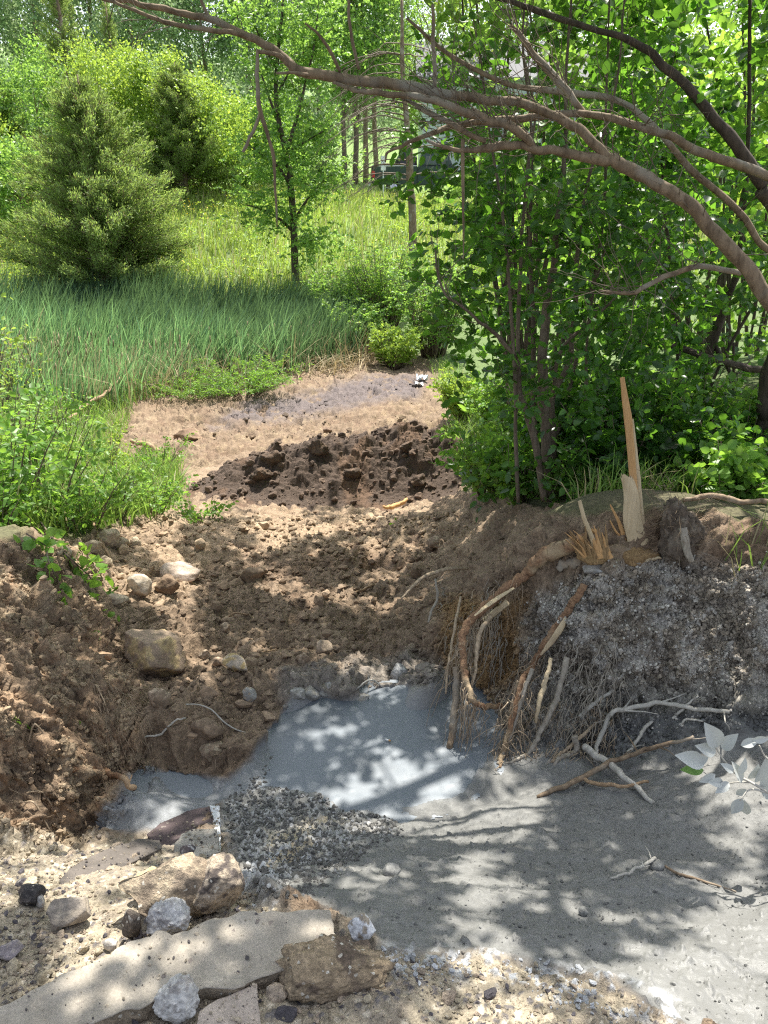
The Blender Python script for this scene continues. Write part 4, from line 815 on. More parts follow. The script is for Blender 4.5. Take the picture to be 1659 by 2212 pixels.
rB = root(R1([(1262,1262,8),(1245,1292,8),(1232,1310,8),(1215,1340,10),(1198,1366,12),(1182,1390,11),(1165,1412,7),(1150,1440,7)])+[(1134,1460,2.96,7),(1120,1500,2.9,6),(1108,1550,2.84,6),(1094,1600,2.8,6),(1082,1650,2.76,6),(1076,1700,2.7,3)], 'root', 6, .25, label='orange root torn open, running down the bank corner')
splinter('root_split', R1([(1222,1335,4),(1208,1362,7),(1186,1392,6),(1168,1415,2)], .11), 'wood_pale', 50, .4, .3)
splinter('root_split', [(1110,1270,3.38,3),(1075,1292,3.33,6),(1050,1310,3.28,5),(1025,1330,3.22,2)], 'wood_pale', 51, .4, .3)
splinter('cut_root', R1([(1095,1302,8),(1070,1322,8),(1048,1340,8)], .12), 'wood_pale', 52, .9, .15)
RT = [([(1060,1330,3.3,5),(1040,1360,3.2,5),(1030,1400,3.12,5),(1028,1440,3.05,4),(1020,1480,2.98,3)], 'root_fine'),
 ([(1010,1228,3.9,3.5),(975,1228,3.8,4),(940,1236,3.72,4),(905,1254,3.62,3.5),(868,1292,3.5,2)], 'root_fine'),
 ([(1190,1422,2.98,4),(1182,1460,2.92,5),(1172,1490,2.9,6),(1164,1520,2.85,5),(1158,1560,2.82,3)], 'wood_pale'),
 ([(1225,1420,2.98,6),(1215,1460,2.95,6),(1205,1500,2.92,6),(1185,1545,2.86,6),(1165,1585,2.82,5.5),(1150,1615,2.78,5),(1120,1650,2.74,4),(1090,1680,2.72,2)], 'root_grey'),
 ([(1150,1445,2.97,5),(1132,1490,2.9,4.5),(1112,1560,2.84,4.5),(1090,1620,2.78,4),(1072,1690,2.72,3)], 'root_grey'),
 ([(1120,1470,2.95,4),(1105,1530,2.9,4),(1096,1590,2.84,4),(1085,1660,2.77,3)], 'root_fine'),
 ([(1240,1590,2.8,7),(1245,1620,2.78,7),(1225,1640,2.76,6),(1205,1665,2.74,5),(1190,1705,2.7,3)], 'root_grey'),
 ([(1300,1550,2.9,3),(1262,1585,2.84,4),(1235,1610,2.8,4),(1205,1640,2.76,3.5),(1190,1690,2.72,3)], 'root_fine'),
 ([(995,1290,3.5,3),(985,1340,3.35,3.5),(975,1400,3.2,3),(968,1440,3.1,3),(962,1500,3.,2)], 'root_fine'),
 ([(985,1440,3.05,7),(985,1500,2.98,8),(980,1560,2.9,8),(972,1610,2.84,7),(966,1630,2.82,5)], 'bark_grey'),
 ([(940,1250,3.65,2.5),(945,1290,3.6,3),(932,1320,3.55,3),(925,1345,3.5,2)], 'root_grey')]
for k, (l, mt) in enumerate(RT): root(l, mt, 60+k, .3, 6)
# fibrous hanging roots: one stuff part
mb = MB(); rs = np.random.RandomState(8)
def hang(p, L, d, r0, seg=10, amp=.1, seed=0):
    t = np.linspace(0, 1, seg); P = p+d*(t*L*.35)[:, None]*1.+np.array([0, 0, -1.])*(t**1.5*L*.8)[:, None]; P = wiggle(P, L*amp, seed)
    P[:, 2] = np.maximum(P[:, 2], LV-.03); mb.add(*tube(P, r0*np.linspace(1, .35, seg), 4), rnd=rs.uniform())
for k in range(120):   # curtain under the thick root
    i = rs.randint(38, len(rA[0])-8); p = rA[0][i]; hang(p+rs.normal(size=3)*.015, rs.uniform(.15, .62), np.array([rs.normal(-.25, .35), -.45+rs.normal()*.15, .2]), rs.uniform(.001, .0032), seed=k)
for k in range(130):   # arching ones from the lip
    u, v = rs.uniform(985, 1070), rs.uniform(1262, 1330); p = hit(u, v)+np.array([0, -.02, .01]); hang(p, rs.uniform(.35, 1.05), np.array([-.35+rs.normal()*.25, -.75+rs.normal()*.1, .25]), rs.uniform(.0012, .0042), 14, .06, seed=200+k)
for k in range(130):   # along the torn root and the corner
    i = rs.randint(len(rB[0])//2-6, len(rB[0])-2); p = rB[0][i]; hang(p+rs.normal(size=3)*.03, rs.uniform(.15, .5), np.array([rs.normal(-.1, .75), -.4+rs.normal()*.25, .15]), rs.uniform(.0008, .003), seed=400+k)
for k in range(260):   # tangle at the foot
    u, v = rs.uniform(1080, 1330), rs.uniform(1500, 1650); p = hit(u, v)+np.array([0, -.03, .03]); hang(p, rs.uniform(.12, .4), np.array([rs.normal(-.2, .7), -.4, .2]), rs.uniform(.0008, .0028), 9, .12, seed=600+k)
o = mb.build('fine_roots', M['root_fine'], stump); o['kind'] = 'stuff'
mb = MB()
for k in range(190):
    u, v = rs.uniform(1075, 1340), rs.uniform(1370, 1560); p = hit(u, v)+np.array([0, -.06, .02]); hang(p, rs.uniform(.15, .6), np.array([rs.normal(-.3, .5), -.7+rs.normal()*.2, .3]), rs.uniform(.0009, .0036), 12, .09, seed=1300+k)
for k in range(90):
    u, v = rs.uniform(950, 1080), rs.uniform(1250, 1400); p = hit(u, v)+np.array([0, -.05, .02]); hang(p, rs.uniform(.4, .95), np.array([-.3+rs.normal()*.25, -.8, .3]), rs.uniform(.0012, .0036), 14, .07, seed=1700+k)
o = mb.build('grey_fine_roots', M['root_grey'], stump); o['kind'] = 'stuff'
mb = MB()
for k in range(900):   # pale hair roots matted on the bank face
    u, v = rs.uniform(1160, 1640), rs.uniform(1330, 1560); p = hit(u, v)+np.array([0, -.012, .008]); hang(p, rs.uniform(.03, .14), rs.normal(size=3)*np.array([.8, .3, .4]), rs.uniform(.0005, .0012), 7, .2, seed=900+k)
tag(mb.build('hair_roots', M['root_grey']), kind='stuff')
# split log and strip lying before the stump
stick('log_fragment', 'split grey log fragment lying at the front of the stump', 'log', [(1205,1236,9,.01),(1240,1226,11,.01),(1280,1222,11,.01),(1330,1214,10,.01),(1390,1216,8,.01)], 'bark_grey', seed=81)
stick('bark_strip', 'thin pale bark strip on the soil right of the log fragment', 'bark', [(1334,1222,2,.01),(1350,1226,4,.01),(1390,1224,5,.01),(1425,1227,2,.01)], 'wood_pale', seed=82)
# the upturned root ball right of the stump
rb0 = hit(1455, 1205); rbt = empty('root_ball', rb0, 'dark upturned ball of soil and rootlets right of the tall splinter', 'root ball')
V = rock_verts(404, 5, 2, .3, .16)*np.array([.11, .10, .17])+rb0+np.array([.02, .02, .12]); mesh('soil_mass', V, ICO[5][1], M['ground'], rbt, col=scol(V*6, (.13, .10, .075), (.22, .18, .14), .58, 4))
mb = MB()
for k in range(200):
    a = rs.uniform(0, 6.28); h = rs.uniform(-.05, .3); p = rb0+np.array([math.cos(a)*.11, math.sin(a)*.09, .05+h]); d = np.array([math.cos(a), math.sin(a), rs.normal()*.6]); L = rs.uniform(.04, .13)
    mb.add(*tube(wiggle(p+d*np.linspace(0, L, 6)[:, None], L*.2, k), np.linspace(.0016, .0006, 6), 3))
mb.build('rootlets', M['bark_grey'], rbt)['kind'] = 'stuff'
Q, r = curve_uv([(1475, 1140, rb0[1]-.08, 9), (1480, 1165, rb0[1]-.1, 9), (1484, 1190, rb0[1]-.1, 8), (1494, 1212, rb0[1]-.1, 6)]); mesh('grey_root', *tube(Q, r, 8, .3, 3), M['root_grey'], rbt)
# branch with slurry-coated leaves reaching in from the right
def gy(u, v, y): return PY(u, v, y)
gb0 = gy(1659, 1712, 1.85); gb = empty('grey_leaf_branch', gb0, 'branch with leaves coated in pale grey slurry reaching in at the right edge', 'branch')
for l in ([(1720,1760,1.85,4),(1659,1712,1.86,3.2),(1622,1690,1.88,2.8),(1590,1672,1.9,2.4),(1562,1640,1.9,2),(1545,1612,1.9,1.6),(1532,1590,1.9,1)], [(1622,1690,1.88,2),(1590,1690,1.9,1.5),(1560,1692,1.92,1.2),(1520,1668,1.93,1)], [(1720,1652,1.86,3),(1660,1640,1.87,2),(1640,1610,1.88,1.4)], [(1659,1712,1.86,2.5),(1620,1706,1.86,2),(1598,1730,1.84,1.3)]):
    Q, r = curve_uv(l); mesh('stem', *tube(Q, r, 6, .1, 3), M['stick'], gb)
LF = [(1552,1612,1528,1568,1.),(1560,1618,1590,1588,.9),(1546,1625,1508,1612,.7),(1530,1636,1490,1648,1.),(1522,1650,1466,1632,1.),(1520,1664,1473,1662,1.),(1545,1672,1512,1690,1.),(1562,1690,1533,1690,.8),(1575,1690,1548,1712,.9),(1596,1672,1612,1640,.8),(1602,1690,1586,1648,.9),(1604,1725,1580,1758,1.3),(1608,1728,1612,1762,1.2),(1612,1704,1590,1718,.8),(1600,1610,1640,1598,1.),(1625,1598,1662,1596,1.),(1632,1690,1660,1640,1.),(1640,1694,1672,1726,1.),(1618,1682,1640,1656,1.),(1585,1668,1560,1650,1.),(1650,1700,1655,1670,1.)]
for k, (a, b, c, d, sc) in enumerate(LF):
    rl = np.random.RandomState(700+k); p0 = gy(a, b, 1.88); p1 = gy(a+(c-a)*1.05, b+(d-b)*1.05, 1.88+rl.uniform(-.03, .02)); T, Q4 = LEAF['ovate']; D = p1-p0; Ln = np.linalg.norm(D); N = np.array([rl.normal()*.3, -.75, .7+rl.normal()*.3]); N = N-D*(N@D)/(D@D)
    Dn_, X, Zz = frames(D[None], N[None]); nx = 9; t = np.linspace(0, 1, nx); wd = np.sin(np.pi*t**.8)*.24+.008
    rows = [];
    for g in (-1, -.5, 0, .5, 1): rows.append(p0+Ln*(t[:, None]*Dn_+(g*wd)[:, None]*X+((abs(g)*wd*.4-(t**2)*.10))[:, None]*Zz))
    V = np.stack(rows, 1).reshape(-1, 3); I = np.arange(nx*5).reshape(nx, 5); q = np.stack([I[:-1, :-1], I[:-1, 1:], I[1:, 1:], I[1:, :-1]], -1).reshape(-1, 4)
    mesh('leaf', V, q, M['grey_leaf'], gb, rnd=np.full(len(V), .3+.3*rl.uniform()) if k != 5 else np.full(len(V), .99))
# litter
p = hit(838, 1640); p[2] = LV+.008
bt = empty('cigarette_butt', p, 'small white cigarette butt with a tan filter on the slurry', 'cigarette butt')
d = np.array([.012, -.006, 0]); mesh('paper', *tube(np.array([p-d, p-d*.5, p, p+d*.3]), np.full(4, .004), 10), plain('paper_white', (.8, .8, .78)), bt); mesh('filter', *tube(np.array([p+d*.31, p+d*.7, p+d]), np.full(3, .0041), 10), plain('filter_tan', (.5, .28, .1)), bt)
for (u, v, w_, lb, c3) in [(912, 826, 22, 'crumpled pale blue plastic scrap at the end of the sunlit flat', (.6, .72, .85)), (905, 836, 16, 'crumpled white plastic scrap beside the pale blue one', (.8, .8, .8))]:
    p = hit(u, v); W = w_/F*depth_at(p); gx_, gy2 = np.meshgrid(np.linspace(-.5, .5, 14), np.linspace(-.5, .5, 14)); n_ = fbm2(gx_*1., gy2, 4, 3, int(u)); V = np.stack([p[0]+gx_*W*1.1, p[1]+gy2*W, p[2]+.02+(n_-.3)*W*1.1], -1).reshape(-1, 3); I = np.arange(196).reshape(14, 14)
    tag(mesh('plastic_scrap', V, np.stack([I[:-1, :-1], I[:-1, 1:], I[1:, 1:], I[1:, :-1]], -1).reshape(-1, 4), plain('plastic_'+str(u), c3, .4), origin=p), lb, 'litter')

# ------------------------------------------------------------------ vegetation helpers
def blades(name, n, box, region, h, w_, bend, mat, seed, label=None, wind=(0, 0), hvar=.4, rndf=None, parent=None, hf=None):
    rs = np.random.RandomState(seed); x = rs.uniform(box[0], box[1], n); y = rs.uniform(box[2], box[3], n) if box[3]/max(box[2], .1) < 2.5 else box[2]*(box[3]/box[2])**rs.uniform(0, 1, n)
    z = gz(x, y); u, v = proj(x, y, z); k = rs.uniform(0, 1, n) < region(u, v, x, y); x, y, z = x[k], y[k], z[k]; m = len(x)
    H = h*rs.uniform(1-hvar, 1+hvar, m)*(hf(x, y) if hf else 1); a = rs.uniform(0, 6.28, m); W = w_*rs.uniform(.6, 1.3, m)
    px, py = np.cos(a)*W/2, np.sin(a)*W/2; bx = rs.normal(0, bend, m)*H+wind[0]*H; by = rs.normal(0, bend, m)*H+wind[1]*H
    def lv(t, ww): 
        cx, cy, cz = x+bx*t**2, y+by*t**2, z-.02+H*(t-.25*np.hypot(bx, by)/H*t**2); return np.stack([cx-px*ww, cy-py*ww, cz], -1), np.stack([cx+px*ww, cy+py*ww, cz], -1)
    a0, b0 = lv(0, 1.); a1, b1 = lv(.5, .85); a2, b2 = lv(.82, .5); t, _ = lv(1., 0.)
    V = np.stack([a0, b0, a1, b1, a2, b2, t], 1).reshape(-1, 3); I = np.arange(m)[:, None]*7
    Qd = np.concatenate([I+np.array([[0, 1, 3, 2]]), I+np.array([[2, 3, 5, 4]])]); T3 = I+np.array([[4, 5, 6]])
    r = rs.uniform(0, 1, m) if rndf is None else rndf(x, y, rs)
    o = mesh(name, V, [Qd, T3], M[mat], parent, rnd=np.repeat(r, 7)); o['kind'] = 'stuff'; return o
def twiglets(C, L, nl, size, rs, lm, kind='ovate', up=.7, dirs=None, tw=None, stem=True, droop=.2):
    """sprigs: C starts, leaves alternate along a short twig; returns leaf V,F,r and adds twigs to tw"""
    n = len(C); D = rs.normal(size=(n, 3)) if dirs is None else dirs+rs.normal(size=(n, 3))*.4; D[:, 2] = D[:, 2]*.6+.1; D /= np.linalg.norm(D, axis=1)[:, None]
    Ln = L*rs.uniform(.6, 1.3, n); sd = np.cross(D, [0, 0, 1.]); sd /= np.linalg.norm(sd, axis=1)[:, None]+1e-9
    pts = []; dr = []
    for k in range(nl):
        t = (k+1)/nl; sg = 1 if k % 2 else -1; p = C+D*(Ln*t)[:, None]; p[:, 2] -= droop*Ln*t*t; pts.append(p); dr.append(D*.6+sd*sg*(1.-.7*(k == nl-1)))
    if tw is not None:
        q = C+D*(Ln)[:, None]; q[:, 2] -= droop*Ln; mid = C+D*(Ln*.5)[:, None]; mid[:, 2] -= droop*Ln*.25; r = .0012+.004*L
        for dx in (np.array([r, 0, 0]),):
            B = np.stack([C-dx, C+dx, C+np.array([0, 0, r*1.6]), mid-dx*.7, mid+dx*.7, mid+np.array([0, 0, r]), q], 1).reshape(-1, 3); I = np.arange(n)[:, None]*7
            Qd = np.concatenate([I+np.array([[0, 1, 4, 3]]), I+np.array([[1, 2, 5, 4]]), I+np.array([[2, 0, 3, 5]])]); T3 = np.concatenate([I+np.array([[3, 4, 6]]), I+np.array([[4, 5, 6]]), I+np.array([[5, 3, 6]])]); tw.add(B, [Qd, T3])
    base = np.repeat(rs.uniform(0, 1, n)[None], nl, 0).ravel()
    return leaves(np.concatenate(pts), size, rs, kind, up, np.concatenate(dr), droop=.25, rnd=np.clip(base*.5+rs.uniform(0, .5, n*nl), 0, 1))
def crown_pts(rs, cen, rad, ncl, nleaf, cs=.2, hollow=.35):
    d = rs.normal(size=(ncl, 3)); d /= np.linalg.norm(d, axis=1)[:, None]; r = rs.uniform(hollow, 1, ncl)**.6; K = cen+d*r[:, None]*rad
    w_ = rs.uniform(.3, 1.4, ncl); i = rs.choice(ncl, nleaf, p=w_/w_.sum()); return K[i]+rs.normal(size=(nleaf, 3))*np.array(rad)*cs*rs.uniform(.5, 1.1, (nleaf, 1))*np.array([1, 1, .7]), K
def tree(name, label, cat, x, y, H, rad, base_f, lm, lsize, ncl, nl, tr, bark='bark_grey', seed=1, group=None, lean=0., kind='rhomb', cs=.2, z0=None, up=.4, limbs=9):
    rs = np.random.RandomState(seed); z0 = gz(np.array([x]), np.array([y]))[0] if z0 is None else z0
    t = empty(name, (x, y, z0), label, cat, group); cb = H*base_f; cen = np.array([x+lean*H*.6, y, z0+(H+cb)/2]); R3 = np.array([rad, rad, (H-cb)/2])
    C_, K = crown_pts(rs, cen, R3, ncl, nl, cs); k = C_[:, 2] > z0+cb*.6; C_ = C_[k]
    V, Fq, r = leaves(C_, lsize, rs, kind, up); mesh('crown', V, Fq, M[lm], t, rnd=r)
    mb = MB(); n = 12; tt = np.linspace(0, 1, n); P = np.stack([x+lean*H*.8*tt**1.3, np.full(n, y), z0-.1+H*.92*tt], 1); P = wiggle(P, tr*1.2, seed); mb.add(*tube(P, tr*(1-.85*tt), 8, .15, seed))
    for q in K[rs.permutation(len(K))[:limbs]]:
        i = min(n-2, max(2, int((q[2]-z0)/H*n*.75))); S0 = P[i]; B = crom(np.array([S0, S0*.5+q*.5+np.array([0, 0, .04*H]), q]), 7); mb.add(*tube(wiggle(B, tr*.6, seed+i), np.linspace(tr*.4*(1-i/n)+.01, tr*.08, 7), 5))
    mb.build('trunk', M[bark], t); return t
def at(u, y): # x on the ground for a given column u at distance y
    x = 0.
    for _ in range(6):
        z = gz(np.array([x]), np.array([y]))[0]; dep = y*c_-(z-CAMZ)*s_; x = (u-829.5)/F*dep
    return x, z
def cedar(name, label, u, y, H, rad, seed, nb=260, dens=1., lm='cedar', group=None, bare=0):
    rs = np.random.RandomState(seed); x, z0 = at(u, y); t = empty(name, (x, y, z0), label, 'cedar', group); mb = MB(); mb.add(*tube(np.array([[x, y, z0-.1], [x+.05, y, z0+H*.5], [x, y, z0+H]]), [.02*H, .012*H, .003*H], 7))
    A = []; DD = []
    for k in range(nb):
        f = rs.uniform(.04, 1)**.85; a = rs.uniform(0, 6.28); L = rad*(1-f)**.7*rs.uniform(.45, 1.15)*(.75+.5*fbm2(np.array([a*1.1]), np.array([f*4.]), 1., 2, seed)[0]*1.1)+.05*rad; d = np.array([math.cos(a), math.sin(a), rs.uniform(.05, .4)+.7*f*f])
        d /= np.linalg.norm(d); S0 = np.array([x, y, z0+f*H*.96]); P = S0+d*np.linspace(0, L, 6)[:, None]; P[:, 2] += -.12*L*np.linspace(0, 1, 6)+.16*L*np.linspace(0, 1, 6)**2; P = wiggle(P, L*.05, k)
        mb.add(*tube(P, np.linspace(.006*H*(1-f)+.004, .002, 6), 3)); m = int(dens*26*L/rad*(1+L)); ti = rs.uniform(.3, 1, m)*5; i = np.minimum(ti.astype(int), 4); q = P[i]+(P[i+1]-P[i])*(ti-i)[:, None]
        q = np.repeat(q, 9, 0)+rs.normal(size=(m*9, 3))*np.array([.05, .05, .035])*rad**.7*(1.1-f*.6); A.append(q); DD.append(np.repeat(d[None]+np.array([0, 0, .5]), len(q), 0))
    A = np.concatenate(A); V, Fq, r = leaves(A, .055*rad**.6, rs, 'needle', .3, np.concatenate(DD)); mesh('foliage', V, Fq, M[lm], t, rnd=r); mb.build('trunk', M['bark_grey'], t); return t
def bush(name, label, cat, u, y, H, spread, ns, lsize, lm, seed, kind='ovate', nl=9, bark='bark_stem', group=None, x=None, lean=(0, 0), per=5, tl=.14):
    rs = np.random.RandomState(seed)
    if x is None: x, z0 = at(u, y)
    else: z0 = gz(np.array([x]), np.array([y]))[0]
    t = empty(name, (x, y, z0), label, cat, group); st = MB(); C_ = []; D_ = []
    for k in range(ns):
        a = rs.uniform(0, 6.28); e = spread*rs.uniform(.1, 1)**.7; h = H*rs.uniform(.55, 1.05); b = np.array([x+math.cos(a)*e*.25, y+math.sin(a)*e*.25, z0-.02])
        tip = np.array([x+math.cos(a)*e+lean[0]*h, y+math.sin(a)*e+lean[1]*h, z0+h]); P = crom(np.array([b, b*.55+tip*.45+np.array([0, 0, h*.12]), tip]), 8); P = wiggle(P, h*.03, seed+k); st.add(*tube(P, np.linspace(.004+.006*H, .0012, 8), 4))
        for j in range(nl):
            f = rs.uniform(.2, 1); i = min(6, int(f*7)); C_.append(P[i]+(P[i+1]-P[i])*(f*7-i)); D_.append(np.array([math.cos(a+rs.normal()), math.sin(a+rs.normal()), .4]))
    V, Fq, r = twiglets(np.array(C_), tl*(.6+.4*H), per, lsize, rs, lm, kind, dirs=np.array(D_), tw=st)
    mesh('foliage', V, Fq, M[lm], t, rnd=r); st.build('stems', M[bark], t); return t

# ------------------------------------------------------------------ far woods
def copy_tree(o, loc, rz, sc, label=None):
    c = o.copy(); COL.objects.link(c); c.location = loc; c.rotation_euler = (0, 0, rz); c.scale = (sc, sc, sc)
    if label: c['label'] = label
    for ch in o.children: d = ch.copy(); COL.objects.link(d); d.parent = c
    return c
G1 = 'tall grey green poplars behind the meadow'
pop = [tree('poplar', 'tall grey green poplar filling the top left corner', 'tree', at(20, 62)[0], 62, 18, 3.8, .16, 'leaf_poplar', .24, 90, 14000, .22, seed=101, group=G1, cs=.16),
       tree('poplar', 'tall grey green poplar with pale twin trunk left of the cedar tip', 'tree', at(118, 58)[0], 58, 19, 3.4, .22, 'leaf_poplar', .23, 80, 12000, .2, seed=102, group=G1, cs=.15),
       tree('poplar', 'tall grey green poplar right of the cedar tip', 'tree', at(235, 64)[0], 64, 19, 3.6, .25, 'leaf_poplar', .24, 80, 12000, .2, seed=103, group=G1, cs=.16)]
PL = [(-90, 60, 0, 1., 'grey green poplar cut by the left edge of the photo'), (310, 60, 1, 1., 'poplar with bare lower trunks above the bright lime shrubs'), (385, 66, 2, 1.05, 'poplar with bare trunks behind the dark bushy cedar'), (455, 70, 0, 1.05, 'poplar directly left of the slender tree crown'), (560, 72, 1, 1.1, 'poplar hidden behind the slender tree crown'), (650, 74, 2, 1., 'poplar showing between slender tree and hanging twig'), (60, 84, 1, 1.3, 'back row poplar at the far left'), (180, 86, 2, 1.3, 'back row poplar behind the cedar tip'), (300, 84, 0, 1.3, 'back row poplar above the lime shrubs'), (420, 88, 1, 1.3, 'back row poplar left of the slender tree'), (540, 90, 2, 1.3, 'back row poplar behind the slender tree'), (-60, 88, 2, 1.3, 'back row poplar cut by the left edge'), (690, 86, 0, 1.2, 'back row poplar right of the slender tree')]
for k, (u, y, i, sc, lb) in enumerate(PL):
    x, z = at(u, y); copy_tree(pop[i], (x, y, z), k*1.7, sc, lb)
# trees above the lawn
G2 = 'trees standing on the lawn behind the truck'
tree('lawn_tree', 'light green tree with a leaning brown trunk at the left of the lawn group', 'tree', at(745, 47)[0], 47, 13, 3.0, .26, 'leaf_light', .2, 60, 9000, .16, 'bark_stem', 111, G2, lean=.03)
tree('lawn_tree', 'tree with a straight reddish brown trunk, second from the left on the lawn', 'tree', at(768, 48)[0], 48, 14, 2.6, .27, 'leaf_light', .2, 55, 8000, .18, 'bark_stem', 112, G2)
tree('lawn_tree', 'tree with a grey trunk, third from the left on the lawn', 'tree', at(790, 50)[0], 50, 14, 2.8, .27, 'leaf_poplar', .2, 55, 8000, .17, 'bark_grey', 113, G2)
tree('lawn_tree', 'tree with a grey trunk at the right of the lawn group beside the truck', 'tree', at(812, 51)[0], 51, 15, 3.2, .26, 'leaf_light', .2, 60, 9000, .18, 'bark_grey', 114, G2)
for k, (u, y, H, r_, lm, lb) in enumerate([(940, 60, 16, 4., 'leaf_lime', 'bright yellow green tree behind the truck cab'), (1060, 66, 17, 4.2, 'leaf_light', 'light green tree left of the pale house'), (1420, 56, 16, 4.5, 'leaf_lime', 'yellow green tree seen through the thicket right of the house'), (1640, 50, 15, 4.5, 'leaf_back', 'green tree far behind the thicket at the right edge'), (1780, 60, 17, 5, 'leaf_light', 'light green tree beyond the right edge'), (1250, 72, 15, 5, 'leaf_back', 'green tree behind the pale house'), (620, 100, 22, 6, 'leaf_poplar', 'hazy tree at the top of the lawn'), (850, 95, 17, 6, 'leaf_poplar', 'hazy tree on the skyline above the truck')]):
    tree('broadleaf_tree', lb, 'tree', at(u, y)[0], y, H, r_, .16 if k < 6 else .1, lm, .24, 70, 10000, .2, seed=120+k)
# mid distance shrubs and cedars
cedar('cedar_tree', 'large spreading olive green cedar behind the cattails on the left', 238, 23.5, 6.3, 3.0, 131, 400, 1.15)
cedar('cedar_tree', 'slender pale cedar whose tip rises highest above the large cedar', 182, 38, 9.8, 1.9, 132, 260, 1.1)
cedar('cedar_tree', 'dark bushy cedar under the poplars left of the slender tree', 405, 36, 5.4, 2.4, 133, 300, 1.3)
cedar('cedar_tree', 'small pointed cedar between the lime shrubs and the bushy cedar', 275, 40, 8., 1.5, 134, 200, 1.)
cedar('cedar_tree', 'dark low cedar at the left edge below the poplars', 22, 34, 5.2, 2.2, 135, 240, 1.2)
SH = [(250, 36, 6.3, 2.3, 'leaf_lime', 'bright lime green shrub behind the top of the large cedar'), (325, 38, 6.2, 2.4, 'leaf_lime', 'bright lime green shrub left of the bushy cedar'), (110, 35, 5.2, 2.3, 'leaf_light', 'light green shrub above the left shoulder of the large cedar'), (60, 30, 3.6, 1.8, 'leaf_light', 'light green shrub left of the large cedar'), (-30, 33, 4.4, 2.2, 'leaf_lime', 'lime green shrub cut by the left edge'), (455, 37, 5.4, 2.5, 'leaf_lime', 'mid green shrub right of the bushy cedar'), (505, 39, 4.2, 2., 'leaf_back', 'dense green shrub at the foot of the slender tree, left side'), (375, 37, 6., 1.6, 'leaf_lime', 'lime green sapling in front of the bare poplar trunks'), (575, 41, 4.4, 2.2, 'leaf_back', 'dense green shrub directly behind the slender tree'), (655, 42, 3.4, 1.7, 'leaf_light', 'light green shrub at the left edge of the lawn'), (160, 42, 6.2, 2.6, 'leaf_light', 'pale green shrub behind the slender cedar')]
for k, (u, y, H, r_, lm, lb) in enumerate(SH):
    tree('shrub', lb, 'shrub', at(u, y)[0], y, H, r_, .02, lm, .13, 70, 11000, .06, seed=140+k, cs=.17, limbs=14)
# the slender tree in the middle
xt, zt = at(637, 25.5); sl_t = empty('slender_tree', (xt, 25.5, zt), 'slender light green tree with a dark trunk in the middle distance', 'tree'); rs = np.random.RandomState(77); mb = MB(); K = []
Q, r = curve_uv([(640,625,25.5,8),(637,560,25.5,8),(634,480,25.5,7.5),(628,400,25.5,7),(618,330,25.5,6.5),(604,270,25.5,6),(596,200,25.5,5),(600,120,25.5,4),(610,20,25.5,3),(612,-100,25.5,2)], 60); mb.add(*tube(Q, r, 8, .15, 5)); K += list(Q[14:])
for l in ([(618,330,25.5,5),(640,260,25.4,4),(660,180,25.3,3),(680,90,25.2,2),(690,-20,25.2,1)], [(604,270,25.5,4),(585,220,25.6,3),(560,150,25.8,2),(520,60,26,1.5),(500,-30,26,1)], [(628,400,25.5,4),(600,360,25.2,3),(560,330,25,2),(520,300,24.8,1)], [(634,480,25.5,4),(665,430,25.2,3),(700,390,24.9,2),(735,370,24.8,1)], [(634,500,25.5,4),(600,470,25.3,3),(560,450,25,2),(520,440,24.8,1)], [(636,540,25.5,3),(670,520,25,2),(700,510,24.6,1)], [(618,330,25.5,3),(670,300,25,2),(720,270,24.8,1)], [(600,150,25.5,3),(560,80,25,2),(540,0,25,1)], [(600,200,25.5,3),(650,120,25.6,2),(720,60,25.6,1)]):
    Q, r = curve_uv(l, 24); mb.add(*tube(Q, r, 5, .1, 5)); K += list(Q[8:])
mb.build('trunk', M['bark_dark'], sl_t); K = np.array(K); i = rs.randint(0, len(K), 700); st = MB()
V, Fq, r = twiglets(K[i]+rs.normal(size=(700, 3))*np.array([.28, .28, .3]), .55, 16, .105, rs, None, tw=st); V2, F2, r2 = twiglets(K[rs.randint(0, len(K), 500)]+rs.normal(size=(500, 3))*.5, .5, 14, .1, rs, None)
mesh('crown', np.vstack([V, V2]), np.vstack([Fq, F2+len(V)]), M['leaf_light'], sl_t, rnd=np.concatenate([r, r2])); st.build('twigs', M['bark_dark'], sl_t)['kind'] = 'stuff'
# hillside grass, flowers, cattails
inM = lambda u, v, x, y: np.clip((sstep(22.0, 23.5, y))*(.35+.65*fbm2(x, y, .4, 3, 6)), 0, 1)
blades('meadow_grass', 60000, (-22, 14, 21.5, 40), inM, .55, .035, .25, 'meadow', 201, wind=(.1, 0))
blades('lawn_grass', 26000, (-25, 30, 38, 60), lambda u, v, x, y: np.ones_like(x)*.9, .12, .05, .3, 'meadow', 202)
rs = np.random.RandomState(203); n = 9000; x = rs.uniform(-20, 12, n); y = rs.uniform(21.5, 36, n); k = fbm2(x, y, .5, 3, 7) > .47; x, y = x[k], y[k]; z = gz(x, y)+rs.uniform(.1, .75, len(x)); V, Fq, r = twiglets(np.stack([x, y, z], 1), .22, 6, .085, rs, None); tag(mesh('meadow_weeds', V, Fq, M['leaf_lime'], rnd=r), kind='stuff')
n = 2600; x = np.concatenate([rs.normal(-13, 3.4, n//2), rs.uniform(-14, 6, n//2)]); y = rs.uniform(24, 36, n); k = fbm2(x, y, .7, 2, 9) > .5; x, y = x[k], y[k]; V, Fq, r = leaves(np.stack([x, y, gz(x, y)+rs.uniform(.5, .9, len(x))], 1), .07, rs, 'rhomb', 1.5); tag(mesh('yellow_flowers', V, Fq, M['yellow'], rnd=r), kind='stuff')
